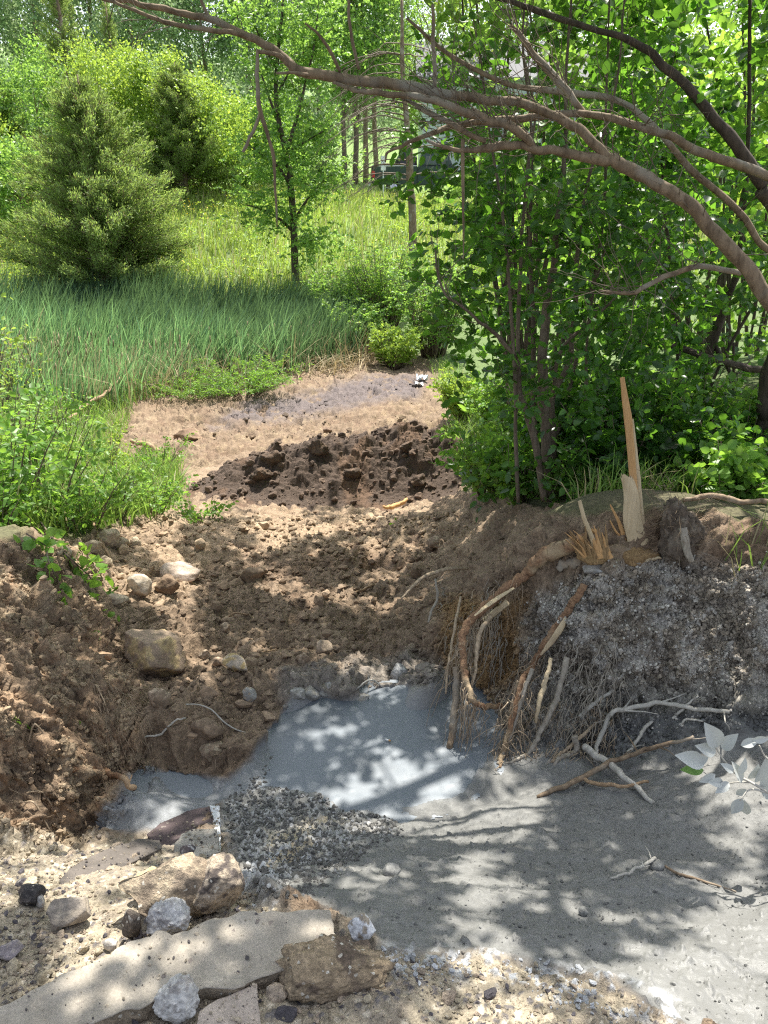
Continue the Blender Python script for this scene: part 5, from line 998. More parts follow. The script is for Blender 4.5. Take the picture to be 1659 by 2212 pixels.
CT = lambda u, v, x, y: poly_mask(u, v, [(40,700),(150,655),(420,660),(700,690),(790,730),(775,782),(640,806),(450,832),(290,868),(180,905),(60,880),(-200,860),(-200,700)], 8)
blades('cattails', 36000, (-11.5, .6, 13.2, 22.5), CT, 1.08, .028, .17, 'cattail', 204, wind=(.2, 0), hvar=.42, hf=lambda x, y: (.72+.6*fbm2(x, y, .9, 3, 88))*(1+.22*sstep(-4, -8, x)-.3*sstep(-2, .3, x))*(.72+.28*sstep(14.4, 16.8, y+.3*(x+4))), rndf=lambda x, y, rs: np.clip(rs.uniform(0, .92, len(x))*(.25+.75*sstep(18.5, 15.5, y+.3*(x+4)))+.4*sstep(17, 14, y+.35*(x+4))*(rs.uniform(0, 1, len(x)) > .6), 0, 1))
blades('dry_reeds', 5200, (-8, 1.4, 13.4, 19), lambda u, v, x, y: poly_mask(u, v, [(300,850),(520,800),(700,740),(800,700),(820,790),(700,800),(450,850),(250,890)], 16)*.9, .75, .02, .5, 'dry', 205, hvar=.5)
blades('flattened_reeds', 4200, (-4, 2.4, 14, 19.5), lambda u, v, x, y: poly_mask(u, v, [(640,800),(700,745),(800,735),(850,775),(760,800),(650,815)], 12), .5, .02, 1.4, 'dry', 206, hvar=.5)
rs = np.random.RandomState(207); n = 420; x = rs.uniform(-10, .4, n); y = rs.uniform(13.6, 18.5, n); u, v = proj(x, y, gz(x, y)); k = CT(u, v, x, y) > .6; x, y = x[k], y[k]; mb = MB()
for a, b in zip(x, y):
    zz = gz(np.array([a]), np.array([b]))[0]+rs.uniform(.75, 1.1); tx = rs.normal(.04, .03); mb.add(*tube(np.array([[a, b, zz-1.3], [a+tx, b, zz-.14]]), [.004, .003], 3), rnd=.8); mb.add(*tube(np.array([[a+tx, b, zz-.14], [a+tx*1.2, b, zz-.07], [a+tx*1.3, b, zz]]), [.012, .016, .006], 5), rnd=rs.uniform())
tag(mb.build('cattail_heads', M['dry']), kind='stuff')
GRr = lambda u, v, x, y: poly_mask(u, v, [(930,790),(985,800),(1060,880),(1180,1090),(1090,1060),(1010,1010),(960,950),(985,900)], 14)
blades('bank_grass', 16000, (.6, 3.5, 4.8, 18), GRr, .3, .012, .45, 'grass', 208)
blades('bank_grass', 60000, (-9, -1.3, 4.6, 17), lambda u, v, x, y: poly_mask(u, v, [(-300,880),(180,880),(300,860),(240,1000),(385,1010),(400,1080),(330,1120),(180,1160),(-300,1160)], 12)*.8, .32, .012, .4, 'grass', 209)
blades('shore_grass', 9000, (-6, 0, 11.5, 17), lambda u, v, x, y: poly_mask(u, v, [(160,900),(300,865),(480,826),(640,800),(640,780),(400,820),(150,870)], 10), .38, .014, .45, 'grass', 210)
blades('thicket_grass', 12000, (1., 5, 3.7, 6.5), lambda u, v, x, y: poly_mask(u, v, [(1080,1080),(1300,1085),(1450,1100),(1659,1150),(2200,1200),(2200,950),(1100,950)], 12)*.7, .2, .008, .5, 'grass', 211)
blades('tussock_grass', 900, (1.2, 2.8, 3.0, 4.2), lambda u, v, x, y: poly_mask(u, v, [(1530,1200),(1659,1130),(1800,1150),(1800,1260),(1600,1260)], 10)*.9, .28, .007, .6, 'grass', 212)

# ------------------------------------------------------------------ far undergrowth, truck, house
rs = np.random.RandomState(301); n = 16000; x = rs.uniform(-45, 40, n); y = 46*(120/46)**rs.uniform(0, 1, n); u, v = proj(x, y, gz(x, y)); k = ((u < 640) | (u > 1100) | (y > 78)) & (fbm2(x, y, .12, 3, 5) > .38); x, y = x[k], y[k]
V, Fq, r = twiglets(np.stack([x, y, gz(x, y)+rs.uniform(0, 1, len(x))**1.5*rs.uniform(1.5, 5.5, len(x))], 1), 1.3, 9, .42, rs, None, 'rhomb'); tag(mesh('distant_undergrowth', V, Fq, M['leaf_poplar'], rnd=r), kind='stuff')
def box(mb, lo, hi, bev=.0, taper=None):
    lo, hi = np.array(lo, float), np.array(hi, float); bm = bmesh.new(); bmesh.ops.create_cube(bm, size=1)
    for q in bm.verts: q.co = [lo[i]+(q.co[i]+.5)*(hi[i]-lo[i]) for i in range(3)]
    if taper:
        for q in bm.verts:
            if q.co.z > (lo[2]+hi[2])/2: q.co.x = (lo[0]+hi[0])/2+(q.co.x-(lo[0]+hi[0])/2)*taper[0]+taper[2]; q.co.y = (lo[1]+hi[1])/2+(q.co.y-(lo[1]+hi[1])/2)*taper[1]
    if bev: bmesh.ops.bevel(bm, geom=bm.edges[:], offset=bev, segments=2, affect='EDGES')
    bmesh.ops.triangulate(bm, faces=bm.faces[:]); bm.verts.index_update(); mb.add(np.array([q.co[:] for q in bm.verts]), np.array([[q.index for q in f.verts] for f in bm.faces])); bm.free()
def bx(name, lo, hi, mat, par, bev=.02, taper=None):
    mb = MB(); o_ = parent_loc(par); box(mb, np.array(lo)+o_, np.array(hi)+o_, bev, taper); return mb.build(name, mat, par, smooth=False)
green_paint = plain('truck_green_paint', (.02, .045, .035), .3, 0, .08, 3); rubber = plain('tyre_rubber', (.02, .02, .02), .85); chrome = plain('bright_metal', (.55, .57, .6), .3, .8, .05); glass = plain('tinted_glass', (.08, .10, .12), .08, 0, .02); redp = plain('red_plastic', (.45, .03, .03), .4)
xt, zt = at(805, 41); TL = 5.7; tk = empty('pickup_truck', (xt+TL/2, 41, zt), 'dark green pickup truck parked on the far lawn, partly hidden by bare twigs and leaves', 'pickup truck')
a = -TL/2
bx('truck_bed', (a, -.95, .55), (a+2.2, -.87, 1.35), green_paint, tk); bx('truck_bed', (a, .87, .55), (a+2.2, .95, 1.35), green_paint, tk); bx('bed_floor', (a+.05, -.86, .6), (a+2.2, .86, .7), green_paint, tk)
bx('bed_rail', (a, -.97, 1.355), (a+2.2, -.86, 1.40), chrome, tk, .01); bx('tailgate', (a-.06, -.86, .6), (a+.0, .86, 1.34), green_paint, tk)
bx('cab_body', (a+2.22, -.95, .5), (a+4.2, .95, 1.36), green_paint, tk, .05); cb_ = bx('cab_roof', (a+2.3, -.82, 1.37), (a+4., .82, 1.98), green_paint, tk, .06, (.72, .88, -.1))
for k in range(2): bx('side_window', (a+2.62+k*.62, -.845, 1.42), (a+3.16+k*.56, -.79, 1.82), glass, tk, .01)
ws_ = bx('windshield', (a+3.72, -.7, 1.4), (a+3.9, .7, 1.86), glass, tk, .01, (.5, .9, -.12)); bx('hood', (a+4.21, -.93, .55), (a+5.62, .93, 1.18), green_paint, tk, .08); bx('front_bumper', (a+5.63, -.95, .45), (a+5.78, .95, .68), chrome, tk, .03); bx('rear_bumper', (a-.22, -.95, .48), (a-.08, .95, .66), chrome, tk, .03)
bx('tail_lamp', (a-.03, -.99, .85), (a+.13, -.955, 1.15), redp, tk, .01); bx('side_mirror', (a+3.6, -1.16, 1.35), (a+3.72, -.97, 1.6), green_paint, tk, .02); bx('door_handle', (a+2.7, -.985, 1.12), (a+2.9, -.955, 1.16), chrome, tk, .005)
for wx in (a+1.05, a+4.75):
    for sy_ in (-.93, .72):
        L0 = np.array(tk.location); mb = MB(); V, Fs = tube(np.array([[wx, sy_-.02, .38], [wx, sy_, .38], [wx, sy_+.2, .38], [wx, sy_+.22, .38]])+L0, [.33, .38, .38, .33], 24); mb.add(V, Fs); wl = mb.build('wheel', rubber, tk)
        V, Fs = tube(np.array([[wx, sy_-.04, .38], [wx, sy_-.01, .38]])+L0, [.2, .21], 16); mesh('rim', V, Fs, chrome, wl)
p0 = np.array([xt+1.75, 41, zt+.72]); tb = mesh('black_tarp_bundle', rock_verts(501, 4, 5, .15, .05)*np.array([.55, .5, .75])+p0+np.array([0, 0, .75]), ICO[4][1], plain('black_tarp', (.02, .02, .022), .5), origin=p0); tag(tb, 'black lumpy bundle standing in the bed of the green pickup truck', 'bundle')
xm, zm = at(828, 39.6); mk = empty('marker_post', (xm, 39.6, zm), 'white marker post in front of the truck bed', 'post'); bx('post', (-.03, -.03, 0), (.03, .03, 1.3), plain('post_paint', (.7, .72, .75), .5), mk, .01); bx('plate', (-.12, -.05, 1.31), (.12, -.03, 1.95), plain('plate_white', (.75, .78, .82), .5), mk, .01)
# pale house
hx0, hz0 = at(1090, 58); hs = empty('pale_house', (hx0, 60, hz0), 'pale blue grey house with a grey gabled roof seen in pieces through the thicket', 'house')
sid = plain('pale_siding', (.55, .6, .66), .7, 0, .05, 2); bx('wall', (-6, -3.5, -1), (6, 3.5, 6), sid, hs, .0)
mb = MB(); o_ = parent_loc(hs); V = np.array([[-6.5, -4.1, 5.9], [6.5, -4.1, 5.9], [6.5, 0, 8.6], [-6.5, 0, 8.6], [6.5, 4.1, 5.9], [-6.5, 4.1, 5.9]]); V2 = np.vstack([V, V+np.array([0, 0, .18])])+o_
mb.add(V2, np.array([[6, 7, 8, 9], [9, 8, 10, 11], [1, 0, 3, 2], [2, 3, 5, 4], [0, 1, 7, 6], [5, 11, 10, 4], [1, 2, 8, 7], [2, 4, 10, 8], [3, 0, 6, 9], [5, 3, 9, 11]])); mb.build('roof', plain('roof_shingles', (.2, .2, .21), .9), hs, smooth=False)
for wx in (-4.6, -1.6, 1.4, 4.2):
    for wz in (1.1, 3.9):
        f = bx('window', (wx-.6, -3.58, wz), (wx+.6, -3.51, wz+1.3), plain('window_frame', (.75, .76, .78), .5), hs, .01); bx('pane', (wx-.5, -3.61, wz+.1), (wx+.5, -3.585, wz+1.2), glass, f, .0)
bx('door', (-.4, -3.57, -.6), (.5, -3.51, 1.0), plain('door_paint', (.3, .12, .1), .5), hs, .01)

# dead tree and dark bush beside the truck
xd, zd = at(888, 22.5); dt = empty('dead_tree', (xd, 22.5, zd), 'dead tree with a bare grey trunk and drooping twigs in front of the truck', 'tree')
Q, r = curve_uv([(893,650,22.5,9),(891,460,22.5,8.5),(886,400,22.5,8),(884,330,22.5,7.5),(878,250,22.5,6),(870,150,22.5,5),(868,0,22.5,3)], 40); mesh('trunk', *tube(Q, r, 9, .2, 3), M['bark_grey'], dt)
mb = MB(); rs = np.random.RandomState(303)
for k in range(46):
    i = rs.randint(14, 36); p = Q[i]; sg = rs.choice([-1, -1, -1, 1]); L = rs.uniform(.8, 2.6); dx = np.array([sg*1., rs.normal()*.5, .25]); t = np.linspace(0, 1, 12)[:, None]; B = wiggle(p+dx*L*t+np.array([0, 0, -1.])*(L*.55*t**2.2), .08, k); mb.add(*tube(B, np.linspace(.02, .005, 12), 4))
    for j in range(9):
        q = B[rs.randint(3, 12)]; l2 = rs.uniform(.3, 1.); t2 = np.linspace(0, 1, 6)[:, None]; D = wiggle(q+np.array([sg*.5+rs.normal()*.4, rs.normal()*.4, -.1])*l2*t2+np.array([0, 0, -1.])*l2*.7*t2**2, .06, j+k); mb.add(*tube(D, np.linspace(.006, .0025, 6), 3))
mb.build('bare_branches', M['twig'], dt)
bush('bush', 'dark bushy shrub with small leaves under the dead tree', 'bush', 828, 20.6, 2.35, 1.25, 120, .06, 'leaf_back', 311, 'rhomb', 16, per=7, tl=.16)
bush('bush', 'low green shrub left of the dark bush', 'bush', 735, 21.5, 1.7, 1., 70, .075, 'leaf_light', 312, nl=14, per=6)
bush('bush', 'light green shrub right of the dark bush under the thicket edge', 'bush', 935, 18.5, 2.3, 1.2, 90, .07, 'leaf_light', 313, nl=14, per=6)
bush('weed_clump', 'bright green leafy weeds in front of the cattails', 'weeds', 530, 14.6, .62, 1.35, 100, .06, 'weed', 314, 'lance', 9, per=6)
bush('weed_clump', 'bright green weeds left of the middle of the cattail edge', 'weeds', 420, 14.3, .45, 1.1, 60, .05, 'weed', 315, 'lance', 12, per=6)
bush('weed_clump', 'green weeds at the right end of the sunlit flat', 'weeds', 845, 17.6, 1.0, .8, 60, .07, 'leaf_lime', 316, nl=12, per=6)
bush('weed_clump', 'tall green weeds under the dark bush by the broken reeds', 'weeds', 770, 19.2, 1.3, .9, 60, .07, 'leaf_light', 317, nl=12, per=6)
bush('weed_clump', 'lush weeds between the sunlit flat and the multi stemmed shrub', 'weeds', 1085, 9.3, .9, .5, 60, .05, 'weed', 318, nl=12, per=6)
bush('weed_clump', 'small leafy plant at the right foot of the soil heap', 'weeds', 1035, 7.7, .42, .25, 22, .05, 'leaf_lime', 319, nl=10, per=5)
bush('weed_clump', 'bright weeds at the right border of the sunlit flat', 'weeds', 1000, 12.5, .8, .6, 50, .06, 'leaf_lime', 320, nl=12, per=6)
# left bank plants
LB = [(20, 5.0, 1.05, .5, 40, .075, 'weed', 'tall leafy sapling cut by the left edge above the bank'), (95, 5.4, .92, .45, 36, .075, 'leaf_light', 'leafy sapling standing on the left bank near its brink'), (60, 6.6, .85, .6, 46, .06, 'weed', 'green leafy weeds behind the saplings on the left'), (175, 5.3, .6, .4, 40, .06, 'weed', 'low leafy weeds right of the sapling on the left bank'), (250, 6.0, .55, .4, 40, .05, 'leaf_light', 'light green weeds over the row of stones'), (330, 6.6, .45, .4, 36, .05, 'weed', 'small green weeds at the right end of the left bank plants'), (230, 8.2, .7, .5, 44, .05, 'leaf_lime', 'bright weeds at the left of the soil heap'), (345, 9.0, .6, .45, 36, .045, 'weed', 'thin weeds between the left bank and the large clod'), (-60, 6.8, 1.9, .7, 44, .07, 'leaf_lime', 'yellow green sapling at the left edge beside the cattails'), (40, 9.5, 1.15, .8, 60, .06, 'leaf_light', 'leafy shrub at the left in front of the cattails'), (140, 10.5, 1.0, .7, 50, .05, 'weed', 'weeds standing between the left shrub and the sunlit flat'), (0, 4.5, .35, .35, 30, .06, 'weed', 'low weeds on the lip of the left bank'), (440, 6.9, .28, .25, 22, .05, 'weed', 'small broad leaved weed alone on the dirt below the heap'), (-20, 12.5, 1.9, 1., 60, .07, 'leaf_lime', 'lime green shrub at the left end of the cattails')]
for k, (u, y, H, sp, ns, ls, lm, lb) in enumerate(LB): bush('leafy_plant', lb, 'plant', u, y, H*.86, sp*1.15, int(ns*.42), ls*.8, lm, 330+k, nl=9, per=5, tl=.16)
# trailing vine over the bank
vn = empty('trailing_vine', hit(120, 1180), 'trailing vine with lobed green leaves hanging over the left bank', 'vine'); st = MB(); C_ = []; D_ = []
for l in ([(95,1165,3,.1),(140,1215,3,.07),(200,1265,2.5,.06),(215,1310,2,.05)], [(120,1180,3,.1),(110,1240,3,.07),(135,1290,2.5,.05),(140,1330,2,.05)], [(60,1170,3,.08),(100,1200,3,.07),(160,1230,2,.06),(230,1345,1.5,.04)], [(170,1190,2,.08),(210,1250,2,.08),(245,1300,1.5,.05)]):
    G = crom(on_ground(l), 24); st.add(*tube(G[:, :3], G[:, 3]*.6, 5)); 
    for i in range(2, 24, 1): C_.append(G[i, :3]); D_.append(np.array([.3*(-1)**i, -.5, .1]))
rs = np.random.RandomState(350); V, Fq, r = twiglets(np.array(C_), .05, 2, .065, rs, None, 'round', up=.3, dirs=np.array(D_), tw=st); mesh('leaves', V, Fq, M['weed'], vn, rnd=r); st.build('stems', M['bark_stem'], vn)
for k, (u, v, lb) in enumerate([(45, 1552, 'tiny green seedling low on the left bank face'), (158, 1580, 'tiny two leaved seedling on the left bank face'), (90, 1275, 'small seedling under the vine'), (195, 1380, 'little green sprig at the right side of the bank'), (860//1, 1135, 'tiny green sprout on the sunlit dirt before the heap'), (410, 1112, 'small green sprout at the left end of the sunlit dirt')]):
    p = hit(u, v); rs = np.random.RandomState(360+k); e = empty('seedling', p, lb, 'seedling'); st = MB(); V, Fq, r = twiglets(np.repeat(p[None], 3, 0), .05, 3, .035, rs, None, 'round', tw=st); mesh('leaves', V, Fq, M['weed'], e, rnd=r); st.build('stem', M['bark_stem'], e)

# ------------------------------------------------------------------ thicket on the right
def stems(parent, lst, mat, name='stem', seed=1, sides=7, sub=True):
    out = []
    for k, l in enumerate(lst):
        Q, r = curve_uv(l, len(l)*8); Q = wiggle(Q, r.mean()*.55, seed+k, .5); mesh(name, *tube(Q, r*.88, sides, .14, seed+k), M[mat], parent); out.append((Q, r))
    return out
def ring(parent, paths, nt, L, rs, mat, name, rr=.0016, up=.6, seg=7):
    mb = MB()
    for k in range(nt):
        Q, r = paths[rs.randint(len(paths))]; i = rs.randint(len(Q)//5, len(Q)-1); d = Q[min(i+1, len(Q)-1)]-Q[i-1]; d /= np.linalg.norm(d)+1e-9; d = d*.7+rs.normal(size=3)*.7; d[2] += up; d /= np.linalg.norm(d); l = L*rs.uniform(.35, 1.3)
        P = wiggle(Q[i]+d*np.linspace(0, l, seg)[:, None], l*.12, k); mb.add(*tube(P, np.linspace(min(r[i]*.5, rr*2), rr*.4, seg), 3))
    o = mb.build(name, M[mat], parent); o['kind'] = 'stuff'; return o
A0 = hit(1200, 1085); yA = A0[1]; sa = empty('thicket_shrub', A0, 'multi stemmed shrub with round green leaves standing left of the tall splinter', 'shrub')
S1 = stems(sa, [[(1188,1080,yA,15),(1180,970,yA,14),(1175,860,yA,13),(1173,790,yA,12),(1180,680,yA+.05,11),(1190,600,yA+.05,9),(1200,540,yA,8),(1215,380,yA,6),(1225,200,yA,4),(1232,0,yA,3)],
 [(1178,1080,yA-.1,10),(1150,930,yA-.1,9),(1125,860,yA-.1,8),(1118,800,yA-.1,7),(1105,760,yA-.15,6),(1070,720,yA-.2,5),(1040,700,yA-.3,4)],
 [(1120,1085,yA-.1,5),(1115,960,yA-.1,5),(1112,810,yA-.15,4.5),(1090,500,yA-.2,4),(1060,300,yA-.2,3),(1040,150,yA-.2,2),(1010,-20,yA-.2,1.5)],
 [(1190,1060,yA+.1,10),(1196,950,yA+.1,9),(1195,860,yA+.1,8),(1225,790,yA+.1,7),(1240,700,yA+.1,6),(1246,560,yA+.1,5),(1270,400,yA,4),(1330,200,yA-.1,3),(1350,0,yA-.1,2)],
 [(1040,700,yA-.3,4),(995,660,yA-.35,3.5),(965,640,yA-.4,3),(948,600,yA-.4,3),(940,540,yA-.4,2)],
 [(1175,1085,yA+.2,7),(1155,900,yA+.2,6),(1152,700,yA+.2,6),(1145,500,yA+.2,5),(1150,300,yA+.1,4),(1130,100,yA,3),(1140,-40,yA,2)],
 [(1215,1080,yA+.2,5),(1240,980,yA+.2,4.5),(1262,880,yA+.2,4),(1270,700,yA+.2,3.5),(1300,560,yA+.1,3),(1340,470,yA,2)],
 [(1118,800,yA-.1,5),(1122,640,yA-.1,5),(1130,480,yA-.15,4),(1142,340,yA-.2,4),(1155,250,yA-.2,3),(1130,120,yA-.2,2)],
 [(1195,860,yA+.1,5),(1210,760,yA-.05,4.5),(1280,690,yA-.15,4),(1330,640,yA-.2,3),(1400,540,yA-.2,2),(1440,480,yA-.2,1.5)],
 [(1168,1085,yA+.3,6),(1240,800,yA+.4,5),(1300,500,yA+.4,4),(1310,200,yA+.4,3),(1320,-50,yA+.4,2)]], 'bark_stem', seed=401)
rs = np.random.RandomState(402); ring(sa, S1, 150, .45, rs, 'twig', 'bare_twigs')
yK = 5.6
sk_ = empty('thicket_tree', PY(1520, 1010, yK), 'dark forked tree with crossing stems behind the tall splinter, right side', 'tree')
S2 = stems(sk_, [[(1515,1010,yK,18),(1505,960,yK,13),(1515,880,yK,12),(1520,820,yK,12),(1527,780,yK,11),(1540,740,yK,11),(1560,680,yK,10),(1580,620,yK,9),(1598,560,yK,8),(1610,400,yK,6),(1615,200,yK,5),(1622,0,yK,4)],
 [(1500,1010,yK,8),(1488,950,yK,7),(1470,900,yK,6.5),(1465,830,yK,6),(1464,740,yK,5.5),(1450,640,yK,5),(1440,500,yK,4),(1425,300,yK,3)],
 [(1474,940,yK-.1,5),(1490,920,yK-.1,5),(1510,890,yK-.1,5),(1560,780,yK-.1,4),(1640,640,yK-.2,4),(1700,560,yK-.2,3)],
 [(1680,800,yK-.3,8),(1630,796,yK-.3,9),(1580,786,yK-.3,9),(1520,770,yK-.3,9),(1480,758,yK-.3,8),(1440,745,yK-.3,7),(1395,738,yK-.3,6),(1330,718,yK-.3,3)],
 [(1540,740,yK,6),(1575,800,yK-.1,5),(1600,860,yK-.1,4)], [(1585,740,yK-.2,3.5),(1585,880,yK-.2,4),(1587,980,yK-.2,5)]], 'bark_dark', seed=411); ring(sk_, S2, 120, .5, rs, 'bark_dark', 'bare_twigs')
# leaning tree: trunk at the right edge, long limbs over the gully
TB = PY(1650, 1085, 4.6); lt = empty('leaning_tree', (TB[0]+.1, TB[1], gz(TB[0:1]+.1, TB[1:2])[0]), 'leaning tree at the right edge whose long mottled limbs arch across the top', 'tree')
S3 = stems(lt, [[(1690,1120,4.6,46),(1645,1040,4.6,38),(1650,960,4.6,34),(1662,860,4.6,31),(1690,740,4.5,28),(1705,600,4.3,24),(1690,480,4.3,20),(1650,400,4.3,16)],
 [(1650,400,4.3,16),(1600,330,4.3,15),(1540,250,4.3,13),(1460,160,4.3,11),(1380,100,4.3,9),(1280,60,4.3,7),(1150,20,4.4,7),(1050,-10,4.4,4)]], 'bark_dark', 'trunk', 421, 12)
yl = 3.35
S4 = stems(lt, [[(1760,760,3.6,20),(1700,700,3.45,19),(1659,650,yl,18),(1600,565,yl,17.5),(1540,500,yl,17),(1480,440,yl,16),(1430,405,yl,15.5),(1370,370,yl,16),(1330,350,yl,15),(1290,340,yl,13.5),(1220,330,yl,11),(1150,320,yl,10),(1100,318,yl,10),(1050,320,yl,10),(1030,327,yl,7),(980,320,yl,5),(940,308,yl,4),(915,303,yl,2)],
 [(1312,342,yl,12),(1270,295,yl,12),(1220,260,yl+.03,11.5),(1180,245,yl+.05,11),(1130,225,yl+.05,10.5),(1100,219,yl+.05,10.5),(1030,216,yl,10.5),(955,203,yl,12),(895,190,yl,13),(830,178,yl,13),(760,172,yl,12),(700,162,yl,12.5),(645,150,yl,12),(615,128,yl,10.5),(575,100,yl,9.5),(525,75,yl,9),(475,50,yl,8.5),(425,35,yl,8),(375,22,yl,7.5),(325,10,yl,7),(270,3,yl,6),(215,-8,yl,5),(150,-30,yl,4)],
 [(1150,318,yl,8),(1138,298,yl-.02,10),(1100,272,yl-.04,11),(1045,257,yl-.05,11),(1000,238,yl-.06,10),(945,218,yl-.06,9),(880,208,yl-.06,8),(820,198,yl-.05,7),(780,197,yl-.05,6),(750,190,yl-.03,5),(722,178,yl,4)],
 [(590,108,yl+.02,7),(550,84,yl,6),(500,70,yl-.03,6),(450,64,yl-.05,6),(400,57,yl-.05,5.5),(350,47,yl-.05,5),(310,30,yl-.05,4.5),(270,15,yl-.05,4),(235,-2,yl-.05,3.5)],
 [(1700,400,3.9,11),(1659,382,3.8,11),(1580,350,3.7,11),(1505,325,3.65,10.5),(1455,297,3.6,10),(1395,276,3.6,9.5),(1330,260,3.6,9),(1265,246,3.6,8.5),(1180,250,3.6,9),(1110,258,3.6,8.5),(1045,262,3.6,8),(980,273,3.6,7),(930,290,3.55,6),(880,310,3.5,4.5),(840,328,3.5,3),(834,350,3.5,2)],
 [(1262,246,3.62,8),(1230,203,3.62,8.5),(1200,170,3.62,9),(1155,120,3.62,8),(1125,80,3.62,7),(1104,58,3.62,5)],
 [(1050,305,yl,6),(1005,285,yl,7),(970,263,yl,7),(920,240,yl,6),(865,210,yl,4)],
 [(1700,560,4.1,8),(1640,520,4.1,8),(1600,460,4.1,8),(1500,375,4.1,8),(1420,280,4.1,7.5),(1340,220,4.2,7),(1250,200,4.2,8),(1100,180,4.2,6),(960,110,4.2,5),(880,42,4.2,3)],
 [(1600,590,3.5,7),(1520,576,3.5,7),(1450,592,3.5,6.5),(1395,620,3.5,6),(1360,634,3.5,5),(1295,626,3.5,3)],
 [(1000,300,yl,5),(1000,450,yl,3),(1001,560,yl,1)], [(935,10,3.3,4),(936,90,3.3,5),(940,200,yl,5)],
 [(620,130,yl,5),(600,118,yl-.02,5),(572,112,yl-.04,5),(556,112,yl-.05,5)], [(775,150,yl,4),(755,60,yl,4),(752,-10,yl,3)], [(675,165,yl,4),(650,160,yl-.03,4),(598,158,yl-.06,3)],
 [(735,155,yl,4),(700,90,yl-.05,4),(660,50,yl-.1,2)], [(460,48,yl,5),(440,15,yl,4),(430,-20,yl,3)]], 'bark_grey', 'limb', 431, 10)
ring(lt, S4[:4]+S4[6:7], 60, .2, rs, 'twig', 'bare_twigs', .0012, up=.3); ring(lt, [(q[0][q[0][:, 0] > .2], q[1][q[0][:, 0] > .2]) for q in S4[:3]+S4[4:6]+S4[7:9]], 230, .42, rs, 'twig', 'bare_twigs', .0013, up=.5, seg=9)
ht = empty('hanging_twig', PY(556, 112, 3.3), 'dead forked twig hanging down from the long limb in front of the slender tree', 'twig')
stems(ht, [[(556,112,3.3,4),(555,150,3.3,5),(556,190,3.3,5),(562,240,3.3,6),(578,290,3.3,4.5),(591,335,3.3,4.5),(594,380,3.3,3.5),(596,430,3.3,3),(600,490,3.3,1.5)], [(562,245,3.3,4),(547,280,3.3,4),(535,305,3.3,4),(526,330,3.3,4)]], 'bark_grey', 'twig', 441, 7)

# leaf masses of the thicket, each cloud hung on its own shrub
def cloud(box_, n, seed, nf, thr, y0_, y1_, size, nl, L, lm, parent, mask=None, kind='ovate', name='foliage', tws=True):
    rs = np.random.RandomState(seed); u = rs.uniform(box_[0], box_[1], n); v = rs.uniform(box_[2], box_[3], n); y = rs.uniform(y0_, y1_, n)
    t = (1106-v)/F; dy = c_+s_*t; P = np.stack([(u-829.5)/F/dy*y, y, CAMZ+(-s_+c_*t)/dy*y], 1); g = gz(P[:, 0], P[:, 1])
    nn = fbm3(P*nf, 1., 3, seed); k = (nn > thr) & (P[:, 2] > g+.03)
    if mask is not None: k &= rs.uniform(0, 1, n) < mask(u, v)
    P = P[k]; tw = MB(); V, Fq, r = twiglets(P, L, nl, size, rs, None, kind, up=.5, tw=tw if tws else None)
    mesh(name, V, Fq, M[lm], parent, rnd=r)
    if tws: tw.build('leaf_twigs', M['bark_stem'], parent)['kind'] = 'stuff'
    return len(P)
mA = lambda u, v: poly_mask(u, v, [(905,1000),(1000,880),(960,800),(930,650),(880,620),(960,330),(1060,120),(1100,-120),(1500,-120),(1480,600),(1420,1080),(1060,1090),(1000,1010)], 35)*(1-.75*poly_mask(u, v, [(880,480),(900,700),(1000,900),(1040,1000),(1000,1060),(870,1060),(800,700)], 25))
cloud((880, 1500, -100, 1090), 3000, 501, 2.6, .495, yA-.45, yA+.7, .062, 6, .17, 'leaf_thicket', sa, lambda u, v: mA(u, v)*(.35+.65*sstep(150, 520, v)))
cloud((1330, 1760, 300, 1100), 1300, 502, 2.4, .51, 4.6, 6.4, .072, 6, .2, 'leaf_thicket', sk_)
cloud((1120, 1800, -200, 420), 1900, 503, 2.2, .50, 5.1, 6.8, .08, 6, .2, 'leaf_thicket', lt, lambda u, v: sstep(1080, 1350, u)*.9)
cloud((850, 1080, 60, 470), 200, 504, 2.4, .50, yA-.3, yA+1.2, .06, 6, .17, 'leaf_thicket', sa, None, name='foliage')
BK = [((1000, 1500, 300, 1000), 3000, 6.2, 8.6, 'leaf_thicket', (1150, 7.4), 'leafy shrub behind the multi stemmed shrub', 1.), ((1350, 1900, 200, 1000), 3400, 6.6, 9.5, 'leaf_back', (1560, 8.), 'leafy shrub behind the dark forked tree', 1.), ((900, 1350, -150, 450), 2600, 6.0, 9.5, 'leaf_light', (1120, 8.4), 'tall light green tree whose crown closes the top behind the long limbs', .7), ((1250, 1900, -200, 350), 3400, 6.2, 10, 'leaf_back', (1500, 8.8), 'tall green tree behind the trunk at the upper right', 1.), ((960, 1400, 420, 900), 2200, 9.5, 13, 'leaf_back', (1180, 11), 'bright shrub far back between the thicket stems', 1.), ((1350, 1950, 150, 850), 3000, 10.5, 15, 'leaf_lime', (1640, 12.5), 'sunlit shrub far back at the right edge', 1.)]
